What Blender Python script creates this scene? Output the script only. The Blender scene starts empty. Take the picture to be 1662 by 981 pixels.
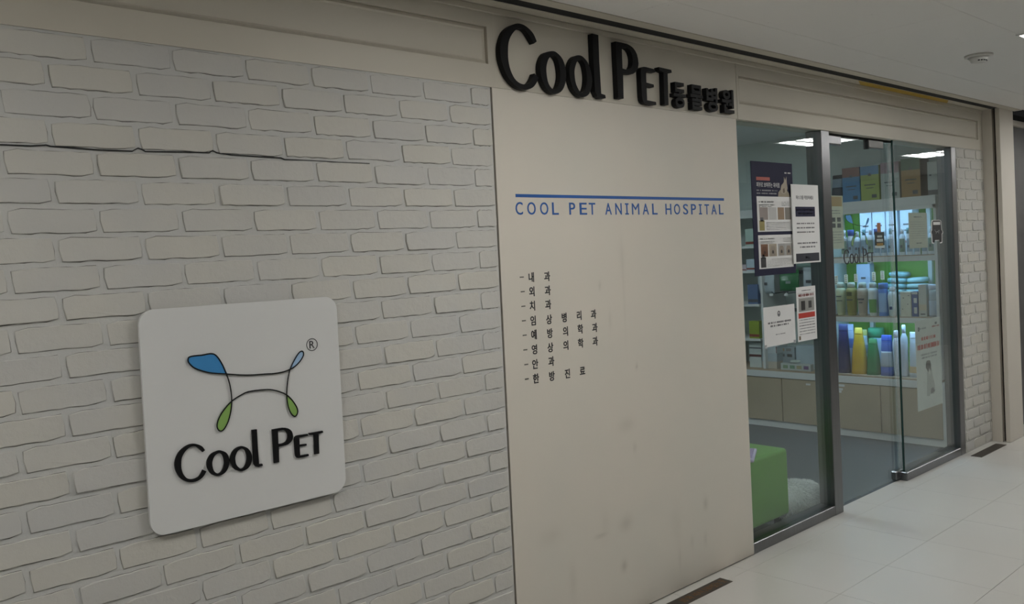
import bpy, bmesh, math, random
from mathutils import Vector, Matrix
random.seed(7)
C = bpy.context.scene.collection
SC = bpy.context.scene

# ------------------------------------------------------------------ camera
W, H = 1662, 981
FPX, PCX, PCY = 1424.7, 831.0, 455.9
CAM = Vector((0.0, -2.45, 1.5435))
YAW, PIT, ROL = math.radians(42.5175), math.radians(1.3905), math.radians(-2.7591)
_f = Vector((math.sin(YAW)*math.cos(PIT), math.cos(YAW)*math.cos(PIT), -math.sin(PIT)))
_r0 = Vector((math.cos(YAW), -math.sin(YAW), 0)); _u0 = _r0.cross(_f)
_r = math.cos(ROL)*_r0 + math.sin(ROL)*_u0
_u = -math.sin(ROL)*_r0 + math.cos(ROL)*_u0
cd = bpy.data.cameras.new('camera'); cam = bpy.data.objects.new('camera', cd); C.objects.link(cam)
cd.sensor_width = 36; cd.sensor_fit = 'HORIZONTAL'; cd.lens = 36*FPX/W
cd.shift_y = (PCY-H/2)/W; cd.clip_start = .02
M = Matrix((( _r.x, _u.x, -_f.x), (_r.y, _u.y, -_f.y), (_r.z, _u.z, -_f.z))).to_4x4()
M.translation = CAM; cam.matrix_world = M
SC.camera = cam

def ray(u, v): return _r*((u-PCX)/FPX) - _u*((v-PCY)/FPX) + _f
def onY(u, v, y=0.0):
    d = ray(u, v); return CAM + d*((y-CAM.y)/d.y)
def onX(u, v, x):
    d = ray(u, v); return CAM + d*((x-CAM.x)/d.x)
def onZ(u, v, z=0.0):
    d = ray(u, v); return CAM + d*((z-CAM.z)/d.z)

# ------------------------------------------------------------------ world, exposure
wd = bpy.data.worlds.new('world'); SC.world = wd; wd.use_nodes = True
wd.node_tree.nodes['Background'].inputs[0].default_value = (.5, .5, .5, 1)
wd.node_tree.nodes['Background'].inputs[1].default_value = .02
vs = SC.view_settings
vs.view_transform = 'Standard'; vs.look = 'None'; vs.gamma = 1; vs.exposure = 0.0; vs.use_curve_mapping = False
CORRIDOR_LIGHT = 12.7     # emission of the corridor ceiling panels
SHOP_FILL = 12.0          # emission of the unseen ceiling panels added to light the shop
SHELF_LED = 17.0           # LED strips under the display shelves

# ------------------------------------------------------------------ materials
MATS = {}
def mat(name, col, rough=.6, metal=0.0, var=.0, vscale=8.0, bump=0.0, bscale=60.0, emit=None, spec=.5, obj_var=0.0, coat=0.0, alpha=1.0):
    if name in MATS: return MATS[name]
    m = bpy.data.materials.new(name); m.use_nodes = True; MATS[name] = m
    nt = m.node_tree; b = nt.nodes['Principled BSDF']; N = nt.nodes.new; L = nt.links.new
    c4 = (col[0], col[1], col[2], 1)
    b.inputs['Base Color'].default_value = c4
    b.inputs['Roughness'].default_value = rough; b.inputs['Metallic'].default_value = metal
    b.inputs['Specular IOR Level'].default_value = spec
    if coat: b.inputs['Coat Weight'].default_value = coat
    if alpha < 1: b.inputs['Alpha'].default_value = alpha
    tc = N('ShaderNodeTexCoord')
    if var or obj_var:
        cur = None
        if var:
            n = N('ShaderNodeTexNoise'); n.inputs['Scale'].default_value = vscale; n.inputs['Detail'].default_value = 4
            L(tc.outputs['Object'], n.inputs['Vector'])
            mr = N('ShaderNodeMapRange'); mr.inputs['To Min'].default_value = 1-var; mr.inputs['To Max'].default_value = 1+var
            mr.inputs['From Min'].default_value = .3; mr.inputs['From Max'].default_value = .7
            L(n.outputs['Fac'], mr.inputs['Value']); cur = mr.outputs[0]
        if obj_var:
            oi = N('ShaderNodeObjectInfo')
            m2 = N('ShaderNodeMapRange'); m2.inputs['To Min'].default_value = 1-obj_var; m2.inputs['To Max'].default_value = 1+obj_var
            L(oi.outputs['Random'], m2.inputs['Value'])
            if cur is None: cur = m2.outputs[0]
            else:
                mm = N('ShaderNodeMath'); mm.operation = 'MULTIPLY'; L(cur, mm.inputs[0]); L(m2.outputs[0], mm.inputs[1]); cur = mm.outputs[0]
        mx = N('ShaderNodeVectorMath'); mx.operation = 'SCALE'; mx.inputs[0].default_value = col
        L(cur, mx.inputs['Scale']); L(mx.outputs[0], b.inputs['Base Color'])
    if bump:
        n = N('ShaderNodeTexNoise'); n.inputs['Scale'].default_value = bscale; n.inputs['Detail'].default_value = 5
        L(tc.outputs['Object'], n.inputs['Vector'])
        bp = N('ShaderNodeBump'); bp.inputs['Strength'].default_value = bump; bp.inputs['Distance'].default_value = .004
        L(n.outputs['Fac'], bp.inputs['Height']); L(bp.outputs[0], b.inputs['Normal'])
    if emit:
        b.inputs['Emission Color'].default_value = (emit[0], emit[1], emit[2], 1)
        b.inputs['Emission Strength'].default_value = emit[3]
    return m

def srgb(r, g, b):
    f = lambda c: (c/255/12.92) if c/255 <= .04045 else ((c/255+.055)/1.055)**2.4
    return (f(r), f(g), f(b))

def brick_paint(name, base):
    """old white paint over rough brick: grey/ivory patches, relief, tint per brick"""
    m = bpy.data.materials.new(name); m.use_nodes = True; MATS[name] = m
    nt = m.node_tree; b = nt.nodes['Principled BSDF']; N = nt.nodes.new; L = nt.links.new
    b.inputs['Roughness'].default_value = .62
    geo = N('ShaderNodeNewGeometry')
    n = N('ShaderNodeTexNoise'); n.inputs['Scale'].default_value = 5; n.inputs['Detail'].default_value = 5
    L(geo.outputs['Position'], n.inputs['Vector'])
    oi = N('ShaderNodeObjectInfo')
    ad = N('ShaderNodeMath'); ad.operation = 'MULTIPLY_ADD'; ad.inputs[1].default_value = .5; L(oi.outputs['Random'], ad.inputs[0]); L(n.outputs['Fac'], ad.inputs[2])
    r = N('ShaderNodeValToRGB'); e = r.color_ramp.elements
    e[0].position = .42; e[0].color = (base[0]*.96, base[1]*.965, base[2]*.985, 1)
    e[1].position = .98; e[1].color = (base[0]*1.03, base[1]*1.015, base[2]*.975, 1)
    L(ad.outputs[0], r.inputs[0]); L(r.outputs[0], b.inputs['Base Color'])
    n2 = N('ShaderNodeTexNoise'); n2.inputs['Scale'].default_value = 38; n2.inputs['Detail'].default_value = 6; n2.inputs['Roughness'].default_value = .65
    L(geo.outputs['Position'], n2.inputs['Vector'])
    bp = N('ShaderNodeBump'); bp.inputs['Strength'].default_value = .32; bp.inputs['Distance'].default_value = .006
    L(n2.outputs['Fac'], bp.inputs['Height']); L(bp.outputs[0], b.inputs['Normal'])
    return m
BRICK = brick_paint('painted_brick', (.575, .565, .53))
JOINT_SHADE = mat('joint_shade', (.13, .125, .11), .8, var=.3, vscale=60)  # contact shade at the brick edges, put into a dark colour
MORTAR = brick_paint('painted_mortar', (.57, .57, .545))

CREAM = mat('cream_paint', (.66, .615, .54), .5, var=.04, vscale=1.5, bump=.05, bscale=120)
CREAM_FR = mat('cream_frieze_paint', (.60, .56, .475), .5, var=.04, vscale=1.2, bump=.03, bscale=40)
DARK = mat('dark_gap', (.012, .012, .012), .8, var=.2)
BLACK = mat('black_acrylic', (.006, .006, .0068), .55, var=.1, vscale=30, spec=.22)
BLACKV = mat('black_vinyl', (.016, .016, .02), .5, var=.1)
BLUE = mat('blue_vinyl', srgb(38, 92, 165), .45, var=.05)
LOGO_BLUE = mat('logo_blue', srgb(70, 145, 205), .35, var=.04)
LOGO_LBLUE = mat('logo_light_blue', srgb(165, 195, 225), .35, var=.04)
LOGO_GREEN = mat('logo_green', srgb(143, 182, 98), .35, var=.04)
SIGNW = mat('sign_white', (.73, .73, .715), .35, var=.015, vscale=3)
SIGN_EDGE = mat('sign_edge', (.22, .22, .21), .5, var=.05)
CEIL = None
GREYW = mat('plaster_white', (.70, .69, .65), .7, var=.04, vscale=2)
STEEL = None
WHITE = mat('white_laminate', (.72, .72, .70), .4, var=.02)
WOOD = mat('shelf_wood', (.42, .32, .22), .45, var=.12, vscale=20)
BEIGE = mat('beige_laminate', (.46, .37, .25), .4, var=.05, vscale=4)
GREEN_BACK = mat('green_backboard', srgb(110, 165, 50), .5, var=.05)
PAPER = mat('white_paper', (.75, .75, .74), .6, var=.02)
INK = mat('grey_ink', (.12, .12, .13), .6, var=.1)
NAVY = mat('navy_print', (.026, .027, .055), .6, var=.06, spec=.15)
REDP = mat('red_print', srgb(185, 62, 50), .5, var=.08)
CLEAR = mat('clear_plastic', (.8, .83, .85), .12, var=.02, alpha=.38)

def steel():
    m = bpy.data.materials.new('brushed_steel'); m.use_nodes = True
    nt = m.node_tree; b = nt.nodes['Principled BSDF']; N = nt.nodes.new; L = nt.links.new
    b.inputs['Metallic'].default_value = 1; b.inputs['Roughness'].default_value = .3
    tc = N('ShaderNodeTexCoord'); mp = N('ShaderNodeMapping'); mp.inputs['Scale'].default_value = (220, 220, 4)
    L(tc.outputs['Object'], mp.inputs['Vector'])
    n = N('ShaderNodeTexNoise'); n.inputs['Scale'].default_value = 1; L(mp.outputs[0], n.inputs['Vector'])
    r = N('ShaderNodeValToRGB'); r.color_ramp.elements[0].color = (.17, .172, .18, 1); r.color_ramp.elements[1].color = (.25, .25, .26, 1)
    L(n.outputs['Fac'], r.inputs[0]); L(r.outputs[0], b.inputs['Base Color'])
    return m
STEEL = steel()

def glass(name, tint):
    m = bpy.data.materials.new(name); m.use_nodes = True; nt = m.node_tree; nt.nodes.clear(); N = nt.nodes.new; L = nt.links.new
    o = N('ShaderNodeOutputMaterial'); mx = N('ShaderNodeMixShader'); t = N('ShaderNodeBsdfTransparent'); g = N('ShaderNodeBsdfGlossy')
    t.inputs[0].default_value = (*tint, 1); g.inputs['Roughness'].default_value = .0; g.inputs['Color'].default_value = (1, 1, 1, 1)
    lw = N('ShaderNodeLayerWeight'); lw.inputs['Blend'].default_value = .5
    p = N('ShaderNodeMath'); p.operation = 'POWER'; p.inputs[1].default_value = 5; L(lw.outputs['Facing'], p.inputs[0])
    a = N('ShaderNodeMath'); a.operation = 'MULTIPLY_ADD'; a.inputs[1].default_value = .955; a.inputs[2].default_value = .045; L(p.outputs[0], a.inputs[0])
    L(a.outputs[0], mx.inputs[0]); L(t.outputs[0], mx.inputs[1]); L(g.outputs[0], mx.inputs[2]); L(mx.outputs[0], o.inputs[0])
    return m
GLASS = glass('shop_glass', (.90, .945, .945))
GLASS_EDGE = mat('glass_edge', (.02, .05, .045), .2, var=.1)

def tile_mat():
    m = bpy.data.materials.new('polished_tile'); m.use_nodes = True; MATS['polished_tile'] = m
    nt = m.node_tree; b = nt.nodes['Principled BSDF']; N = nt.nodes.new; L = nt.links.new
    geo = N('ShaderNodeNewGeometry')
    n = N('ShaderNodeTexNoise'); n.inputs['Scale'].default_value = 1.6; n.inputs['Detail'].default_value = 3; L(geo.outputs['Position'], n.inputs['Vector'])
    r = N('ShaderNodeValToRGB'); e = r.color_ramp.elements
    e[0].position = .25; e[0].color = (.565, .555, .525, 1); e[1].position = .78; e[1].color = (.59, .58, .55, 1)
    L(n.outputs['Fac'], r.inputs[0])
    b.inputs['Roughness'].default_value = .28; L(r.outputs[0], b.inputs['Base Color'])
    return m
TILE = tile_mat()

def ceil_mat():
    m = bpy.data.materials.new('ceiling_board'); m.use_nodes = True; MATS['ceiling_board'] = m
    nt = m.node_tree; b = nt.nodes['Principled BSDF']; N = nt.nodes.new; L = nt.links.new
    b.inputs['Roughness'].default_value = .8
    geo = N('ShaderNodeNewGeometry')
    v = N('ShaderNodeTexVoronoi'); v.inputs['Scale'].default_value = 34; v.inputs['Randomness'].default_value = 1; L(geo.outputs['Position'], v.inputs['Vector'])
    r = N('ShaderNodeValToRGB'); e = r.color_ramp.elements
    e[0].position = .05; e[0].color = (.36, .35, .33, 1); e[1].position = .09; e[1].color = (.80, .79, .765, 1)
    L(v.outputs['Distance'], r.inputs[0])
    n = N('ShaderNodeTexNoise'); n.inputs['Scale'].default_value = 12; n.inputs['Detail'].default_value = 2; L(geo.outputs['Position'], n.inputs['Vector'])
    t = N('ShaderNodeMapRange'); t.inputs['From Min'].default_value = .55; t.inputs['From Max'].default_value = .62; L(n.outputs['Fac'], t.inputs[0])
    mx = N('ShaderNodeMix'); mx.data_type = 'RGBA'; mx.inputs[6].default_value = (.80, .79, .765, 1); L(t.outputs[0], mx.inputs[0]); L(r.outputs[0], mx.inputs[7])
    L(mx.outputs[2], b.inputs['Base Color'])
    return m
CEIL = ceil_mat()

def panel_mat():
    """cream board; 'dirt' is the grime and scuffs of the board itself"""
    m = bpy.data.materials.new('cream_board'); m.use_nodes = True; MATS['cream_board'] = m
    nt = m.node_tree; b = nt.nodes['Principled BSDF']; N = nt.nodes.new; L = nt.links.new
    b.inputs['Roughness'].default_value = .5
    at = N('ShaderNodeAttribute'); at.attribute_name = 'dirt'
    tc = N('ShaderNodeTexCoord'); n = N('ShaderNodeTexNoise'); n.inputs['Scale'].default_value = 1.6; n.inputs['Detail'].default_value = 3
    L(tc.outputs['Object'], n.inputs['Vector'])
    r = N('ShaderNodeValToRGB'); e = r.color_ramp.elements
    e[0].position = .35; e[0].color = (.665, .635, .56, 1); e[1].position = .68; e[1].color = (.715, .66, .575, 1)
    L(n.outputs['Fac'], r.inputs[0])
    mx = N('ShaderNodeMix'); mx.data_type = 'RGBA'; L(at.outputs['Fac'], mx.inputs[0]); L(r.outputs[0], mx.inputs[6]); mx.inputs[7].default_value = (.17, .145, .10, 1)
    L(mx.outputs[2], b.inputs['Base Color'])
    return m
BOARD = panel_mat()

# ------------------------------------------------------------------ object helpers
def base_loc(o):
    p = Vector((0, 0, 0))
    while o is not None: p += o.location; o = o.parent
    return p
def link(name, me, m, parent=None):
    o = bpy.data.objects.new(name, me); C.objects.link(o)
    if m is not None and not me.materials: me.materials.append(m)
    o.parent = parent
    return o
def make(name, verts, faces, m, parent=None, smooth=False, loc=None):
    """verts are world positions; stored relative to the parent thing's base (or loc)"""
    b = base_loc(parent) if parent is not None else Vector(loc or (0, 0, 0))
    me = bpy.data.meshes.new(name); me.from_pydata([Vector(v)-b for v in verts], [], faces); me.update()
    if smooth:
        for p in me.polygons: p.use_smooth = True
    o = link(name, me, m, parent)
    if parent is None: o.location = b
    return o
def from_bm(name, bm, m, parent=None, smooth=False, loc=None):
    b = base_loc(parent) if parent is not None else Vector(loc or (0, 0, 0))
    bmesh.ops.translate(bm, verts=bm.verts, vec=-b)
    bmesh.ops.recalc_face_normals(bm, faces=bm.faces)
    me = bpy.data.meshes.new(name); bm.to_mesh(me); bm.free()
    if smooth:
        for p in me.polygons: p.use_smooth = True
    o = link(name, me, m, parent)
    if parent is None: o.location = b
    return o
def bm_box(a, b, bev=0, seg=1):
    bm = bmesh.new(); bmesh.ops.create_cube(bm, size=1)
    a, b = Vector(a), Vector(b)
    for v in bm.verts:
        v.co = Vector(((a.x+b.x)/2+v.co.x*(b.x-a.x), (a.y+b.y)/2+v.co.y*(b.y-a.y), (a.z+b.z)/2+v.co.z*(b.z-a.z)))
    if bev: bmesh.ops.bevel(bm, geom=list(bm.edges), offset=bev, segments=seg, affect='EDGES', profile=.5)
    return bm
def box(name, a, b, m, parent=None, bev=0, seg=1, loc=None):
    lo = [min(p, q) for p, q in zip(a, b)]; hi = [max(p, q) for p, q in zip(a, b)]
    return from_bm(name, bm_box(lo, hi, bev, seg), m, parent, loc=loc)
def thing(name, label, cat, loc, group=None):
    o = bpy.data.objects.new(name, None); C.objects.link(o); o.location = loc; o.empty_display_size = .05
    o['label'] = label; o['category'] = cat
    if group: o['group'] = group
    return o
def tag(o, label, cat, group=None):
    o['label'] = label; o['category'] = cat
    if group: o['group'] = group
    return o
def struct(o, label=None, cat=None):
    o['kind'] = 'structure'
    if label: o['label'] = label
    if cat: o['category'] = cat
    return o
def sempty(name, loc, label, cat):
    o = thing(name, label, cat, loc); o['kind'] = 'structure'; return o
def fill2d(bm, loops):
    """planar fill of outline loops (first outer, others holes) -> faces; loops of Vector lists"""
    es = []
    for lp in loops:
        vs_ = [bm.verts.new(p) for p in lp]
        es += [bm.edges.new((vs_[i], vs_[(i+1) % len(vs_)])) for i in range(len(vs_))]
    bmesh.ops.triangle_fill(bm, use_beauty=True, use_dissolve=False, edges=es)
def prism(name, loops, vec, m, parent=None, loc=None):
    """extrude a planar outline (world points) along vec"""
    bm = bmesh.new(); fill2d(bm, loops)
    r = bmesh.ops.extrude_face_region(bm, geom=list(bm.faces))
    bmesh.ops.translate(bm, verts=[g for g in r['geom'] if isinstance(g, bmesh.types.BMVert)], vec=vec)
    return from_bm(name, bm, m, parent, loc=loc)
def crom(pts, n=5, closed=True):
    out = []; k = len(pts)
    rng = range(k if closed else k-1)
    for i in rng:
        g = lambda j: Vector(pts[j % k] if closed else pts[max(0, min(k-1, j))])
        p0, p1, p2, p3 = g(i-1), g(i), g(i+1), g(i+2)
        for s in range(n):
            t = s/n
            out.append(.5*((2*p1)+(-p0+p2)*t+(2*p0-5*p1+4*p2-p3)*t*t+(-p0+3*p1-3*p2+p3)*t**3))
    if not closed: out.append(Vector(pts[-1]))
    return out
def tube(name, pts, r, m, parent=None, seg=6, closed=False, flat=None, loc=None):
    """tube along world pts; flat=(axis vector, factor) squashes it"""
    vs_, fs = [], []; n = len(pts)
    for i, p in enumerate(pts):
        p = Vector(p); a = Vector(pts[(i-1) % n] if closed or i else pts[0]); b = Vector(pts[(i+1) % n] if closed or i < n-1 else pts[-1])
        t = (b-a).normalized(); ref = Vector((0, 1, 0)) if abs(t.y) < .9 else Vector((1, 0, 0))
        s = t.cross(ref).normalized(); w = s.cross(t)
        for k in range(seg):
            an = 2*math.pi*k/seg; vs_.append(p+s*math.cos(an)*r+w*math.sin(an)*r)
    m_ = n if closed else n-1
    for i in range(m_):
        for k in range(seg):
            a = i*seg+k; b = i*seg+(k+1) % seg; j = ((i+1) % n)*seg
            fs.append((a, b, j+(k+1) % seg, j+k))
    if not closed: fs += [tuple(range(seg))[::-1], tuple(range((n-1)*seg, n*seg))]
    return make(name, vs_, fs, m, parent, True, loc)
def lathe(name, prof, c, m, parent=None, seg=16, sy=1.0, smooth=True, loc=None):
    """prof: (radius, z) list from bottom up; c = centre of base (world); sy scales the y radius"""
    vs_, fs = [], []
    for r, z in prof:
        for k in range(seg):
            a = 2*math.pi*k/seg; vs_.append((c[0]+r*math.cos(a), c[1]+r*sy*math.sin(a), c[2]+z))
    for i in range(len(prof)-1):
        for k in range(seg):
            fs.append((i*seg+k, i*seg+(k+1) % seg, (i+1)*seg+(k+1) % seg, (i+1)*seg+k))
    fs.append(tuple(range(seg))[::-1]); fs.append(tuple(range((len(prof)-1)*seg, len(prof)*seg)))
    return make(name, vs_, fs, m, parent, smooth, loc)
# glyphs from the built-in font
_fc = bpy.data.curves.new('glyph', 'FONT'); _fo = bpy.data.objects.new('glyph', _fc); C.objects.link(_fo)
_fc.resolution_u = 4
GC = {}
def glyph(ch, bold=0.0):
    key = (ch, bold)
    if key not in GC:
        _fc.body = ch; _fc.offset = bold; _fc.extrude = .5
        bpy.context.view_layer.update()
        me = bpy.data.meshes.new_from_object(_fo.evaluated_get(bpy.context.evaluated_depsgraph_get()))
        vv = [v.co.copy() for v in me.vertices]; ff = [tuple(p.vertices) for p in me.polygons]; bpy.data.meshes.remove(me)
        x0 = min(v.x for v in vv); x1 = max(v.x for v in vv); y0 = min(v.y for v in vv); y1 = max(v.y for v in vv)
        GC[key] = (vv, ff, x0, x1, y0, y1)
    return GC[key]
def put_text(name, ch, o, ex, ey, w, h, th, m, parent=None, bold=0.0, loc=None):
    """text ch in the box with lower-left corner o, right vector ex, up vector ey, width w, height h; th = thickness towards the viewer"""
    vv, ff, x0, x1, y0, y1 = glyph(ch, bold)
    o, ex, ey = Vector(o), Vector(ex).normalized(), Vector(ey).normalized(); nz = ex.cross(ey)
    P = [o+ex*((v.x-x0)/(x1-x0)*w)+ey*((v.y-y0)/(y1-y0)*h)+nz*((v.z+.5)*th) for v in vv]
    return make(name, P, ff, m, parent, False, loc)
EX, EZ = Vector((1, 0, 0)), Vector((0, 0, 1))

# ------------------------------------------------------------------ main dimensions (metres)
ZT = 2.187            # top of brick, cream board and shop opening
XB, XP, XD, XE = 2.187, 3.806, 6.572, 7.085   # brick | board | opening | brick pier | return wall
ZC = 2.49             # corridor ceiling
COURSE, MOD = .0752, .2185
GY = .03              # glass plane
# ------------------------------------------------------------------ the setting: walls
# brick wall, left
wl = struct(box('wall_left', (-3.2, 0, 0), (XB-.005, .12, ZT+.02), MORTAR), 'white painted brick wall left of the cream board', 'wall')
bvar = []
def brick_mesh(seed):
    """local y = 0 is the mortar face; shade in the joint is painted as a thin broken dark line around the brick"""
    rnd = random.Random(seed); l, h, d = MOD-.0115, COURSE-.0135, .0052
    out, nr, side = [], [], []
    def edge(a, b, n, nrm, k_):
        for i in range(n):
            j = 0 if i == 0 else rnd.uniform(-.0017, .0013)
            out.append(Vector(a).lerp(Vector(b), i/n)+Vector(nrm)*j); nr.append(Vector(nrm)); side.append(k_)
    x, z, k = l/2, h/2, .006
    edge((-x+k, -z), (x-k, -z), 9, (0, -1), 0); edge((x, -z+k), (x, z-k), 2, (1, 0), 1); edge((x-k, z), (-x+k, z), 8, (0, 1), 2); edge((-x, z-k), (-x, -z+k), 2, (-1, 0), 1)
    n = len(out); tilt = rnd.uniform(-.0010, .0010); tw = rnd.uniform(-.0008, .0008)
    V, F, G = [], [], []
    for p in out: V.append((p.x, .002, p.y))
    for p in out: V.append((p.x*.998, -d*.7, p.y*.99))
    for p in out: V.append((p.x*.982, -d+rnd.uniform(-.0004, .0004)+tilt*p.y/z+tw*p.x/x, p.y*.93))
    for i in range(n):
        j = (i+1) % n
        F.append((i, j, n+j, n+i)); F.append((n+i, n+j, 2*n+j, 2*n+i))
    F.append(tuple(range(2*n, 3*n)))
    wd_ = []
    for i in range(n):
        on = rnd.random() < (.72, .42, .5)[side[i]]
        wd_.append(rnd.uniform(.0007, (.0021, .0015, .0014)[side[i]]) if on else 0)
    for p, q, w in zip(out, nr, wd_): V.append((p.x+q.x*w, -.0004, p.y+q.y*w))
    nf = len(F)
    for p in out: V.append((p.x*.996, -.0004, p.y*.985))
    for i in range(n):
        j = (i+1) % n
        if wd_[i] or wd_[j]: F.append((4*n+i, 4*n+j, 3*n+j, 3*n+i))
    me = bpy.data.meshes.new('brick'); me.from_pydata(V, [], F); me.materials.append(BRICK); me.materials.append(JOINT_SHADE); me.update()
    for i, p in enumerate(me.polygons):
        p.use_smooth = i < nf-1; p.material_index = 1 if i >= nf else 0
    return me
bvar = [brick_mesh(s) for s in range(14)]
def lay(parent, x0, x1, even, odd, ytop, xvis, rows=29):
    rest_v, rest_f = [], []
    for r in range(rows):
        zc = ytop-(r+.5)*COURSE
        ph = even if r % 2 == 0 else odd
        k = math.floor((x0-ph)/MOD)-1
        while True:
            a = ph+k*MOD; b = a+MOD; k += 1
            if a >= x1: break
            if b <= x0: continue
            ca, cb = max(a, x0), min(b, x1)
            if cb-ca < .03: continue
            me = random.choice(bvar); sx = (cb-ca-.004)/(MOD-.004) if cb-ca < MOD-.001 else 1
            cx = (ca+cb)/2+random.uniform(-.0015, .0015); z = zc+random.uniform(-.0014, .0014)
            flip = random.choice((1, -1)); rz = random.uniform(-.004, .004); pr = random.uniform(.55, 1.15)
            if cb < xvis:      # outside the photograph: kept as one mesh
                o = len(rest_v)
                rest_v += [(cx+v.co.x*sx, v.co.y*pr, z+v.co.z) for v in me.vertices]
                rest_f += [tuple(o+i for i in p.vertices) for p in me.polygons if p.material_index == 0]
                continue
            o = bpy.data.objects.new('brick', me); C.objects.link(o); o.parent = parent
            o.location = Vector((cx, 0, z))-base_loc(parent); o.rotation_euler = (0, rz, 0); o.scale = (sx, pr, 1)
    if rest_v:
        o = make('bricks', rest_v, rest_f, BRICK, parent); o['kind'] = 'stuff'
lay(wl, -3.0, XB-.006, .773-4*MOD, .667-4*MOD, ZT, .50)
# long settlement crack under the fourth course
pts = []
for u, v in [(-60, 232), (0, 234.3), (50, 236.5), (75, 235), (82, 237), (110, 239), (160, 243), (215, 245), (224, 240), (230, 242), (236, 245.5), (300, 246.5), (340, 247.6), (345, 244), (352, 247.5), (375, 251), (420, 254), (456, 256), (462, 258.5), (500, 260), (560, 263.5), (600, 265)]:
    p = onY(u, v, -.003); pts.append(p)
cv, cf = [], []
for i, p in enumerate(pts):
    w = .0022 if i < len(pts)-3 else .0008
    cv += [(p.x, -.0036, p.z-w), (p.x, -.0036, p.z+w*.4), (p.x, .006, p.z-w), (p.x, .006, p.z+w*.4)]
for i in range(len(pts)-1):
    a = 4*i; cf += [(a, a+4, a+5, a+1), (a+1, a+5, a+7, a+3), (a+2, a+3, a+7, a+6), (a, a+2, a+6, a+4)]
make('crack', cv, cf, DARK, wl)

# cream board
def board():
    nx, nz = 150, 200; x0, x1, z0, z1 = XB+.004, XP, .006, ZT
    V, D = [], []
    marks = [(1012, 470, 1.4, 85, .10), (1009, 420, 4, 25, .09), (1017, 690, 12, 10, .20), (1016, 850, 9, 11, .28), (1013, 919, 4, 8, .42), (975, 870, 9, 2.5, .30), (893, 872, 18, 14, .14), (1145, 818, 3, 9, .34), (1103, 905, 2, 16, .16), (1145, 875, 2, 10, .2), (930, 945, 5, 26, .14), (1098, 850, 8, 28, .10), (990, 520, 1.5, 14, .16), (1033, 595, 1.5, 4, .4), (973, 464, 1.5, 6, .25), (982, 850, 6, 20, .10), (1123, 880, 2, 9, .18), (1030, 727, 2, 7, .24)]
    mk = []
    for u, v, ru, rv, s in marks:
        c = onY(u, v); a = onY(u+ru, v); b = onY(u, v+rv); mk.append((c.x, c.z, abs(a.x-c.x)+.002, abs(b.z-c.z)+.002, s))
    rn = random.Random(3)
    for j in range(nz+1):
        for i in range(nx+1):
            t = j/nz; t = t*t*.55+t*.45
            x = x0+(x1-x0)*i/nx; z = z0+(z1-z0)*t
            V.append((x, -.001, z))
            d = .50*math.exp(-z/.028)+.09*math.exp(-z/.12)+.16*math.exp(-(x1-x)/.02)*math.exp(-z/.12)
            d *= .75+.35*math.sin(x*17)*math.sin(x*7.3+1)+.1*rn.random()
            for cx, cz, rx, rz, s in mk:
                q = ((x-cx)/rx)**2+((z-cz)/rz)**2
                if q < 6: d += .7*s*math.exp(-q)
            D.append(max(0, min(.8, d)))
    F = [(j*(nx+1)+i, j*(nx+1)+i+1, (j+1)*(nx+1)+i+1, (j+1)*(nx+1)+i) for j in range(nz) for i in range(nx)]
    n0 = len(V); edge = [(x0, z0), (x1, z0), (x1, z1), (x0, z1)]; ci = [0, nx, (nz+1)*(nx+1)-1, nz*(nx+1)]
    V += [(x, .12, z) for x, z in edge]; D += [.05]*4
    for k in range(4): F.append((ci[k], n0+k, n0+(k+1) % 4, ci[(k+1) % 4]))
    F.append((n0, n0+3, n0+2, n0+1))
    o = make('wall_center', V, F, BOARD)
    at = o.data.attributes.new('dirt', 'FLOAT', 'POINT'); at.data.foreach_set('value', D)
    return o
struct(board(), 'cream painted board wall between the brick and the glass front', 'wall')
# brick pier, right
wr = struct(box('wall_right', (XD+.002, 0, 0), (XE+.02, .12, ZT+.02), MORTAR), 'narrow white brick pier right of the glass front', 'wall')
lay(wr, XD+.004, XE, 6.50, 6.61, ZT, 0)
# dark joint between brick and board sits back in the gap
struct(box('trim_1', (XB-.02, .05, 0), (XB+.02, .11, ZT), DARK), 'dark open joint between brick wall and cream board', 'joint')

# friezes and header: face boards with recessed / raised panels
def frieze(name, x0, x1, z0, z1, y, label, panel=None):
    o = struct(box(name, (x0, y, z0), (x1, .12, z1), CREAM_FR), label, 'trim'); return o
ZW = 2.462
def recessed(name, x0, x1, z0, z1, px0, px1, pz0, pz1, label):
    """board with a framed recess: a ring of face + bevel + sunk panel"""
    root = sempty(name, (x0, .06, z0), label, 'trim')
    yf, yr, bv = -.004, .010, .012
    O = [(x0, z0), (x1, z0), (x1, z1), (x0, z1)]; I = [(px0, pz0), (px1, pz0), (px1, pz1), (px0, pz1)]
    J = [(px0+bv, pz0+bv), (px1-bv, pz0+bv), (px1-bv, pz1-bv), (px0+bv, pz1-bv)]
    V = [(x, yf, z) for x, z in O]+[(x, yf, z) for x, z in I]+[(x, yr, z) for x, z in I]+[(x, .12, z) for x, z in O]
    F = []
    for k in range(4):
        j = (k+1) % 4
        F += [(k, j, 4+j, 4+k), (4+k, 4+j, 8+j, 8+k), (k, 12+k, 12+j, j)]
    F.append((12, 15, 14, 13))
    make('face_frame', V, F, CREAM_FR, root)
    # sunk panel with moulded edge
    V = [(x, yr, z) for x, z in I]+[(x, yr-.008, z) for x, z in J]+[(x, yr-.003, z) for x, z in [(a+(.006 if a < (px0+px1)/2 else -.006), b+(.006 if b < (pz0+pz1)/2 else -.006)) for a, b in J]]
    F = []
    for k in range(4):
        j = (k+1) % 4; F += [(k, j, 4+j, 4+k), (4+k, 4+j, 8+j, 8+k)]
    F.append((8, 9, 10, 11))
    make('sunk_panel', V, F, CREAM_FR, root)
    return root
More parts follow.
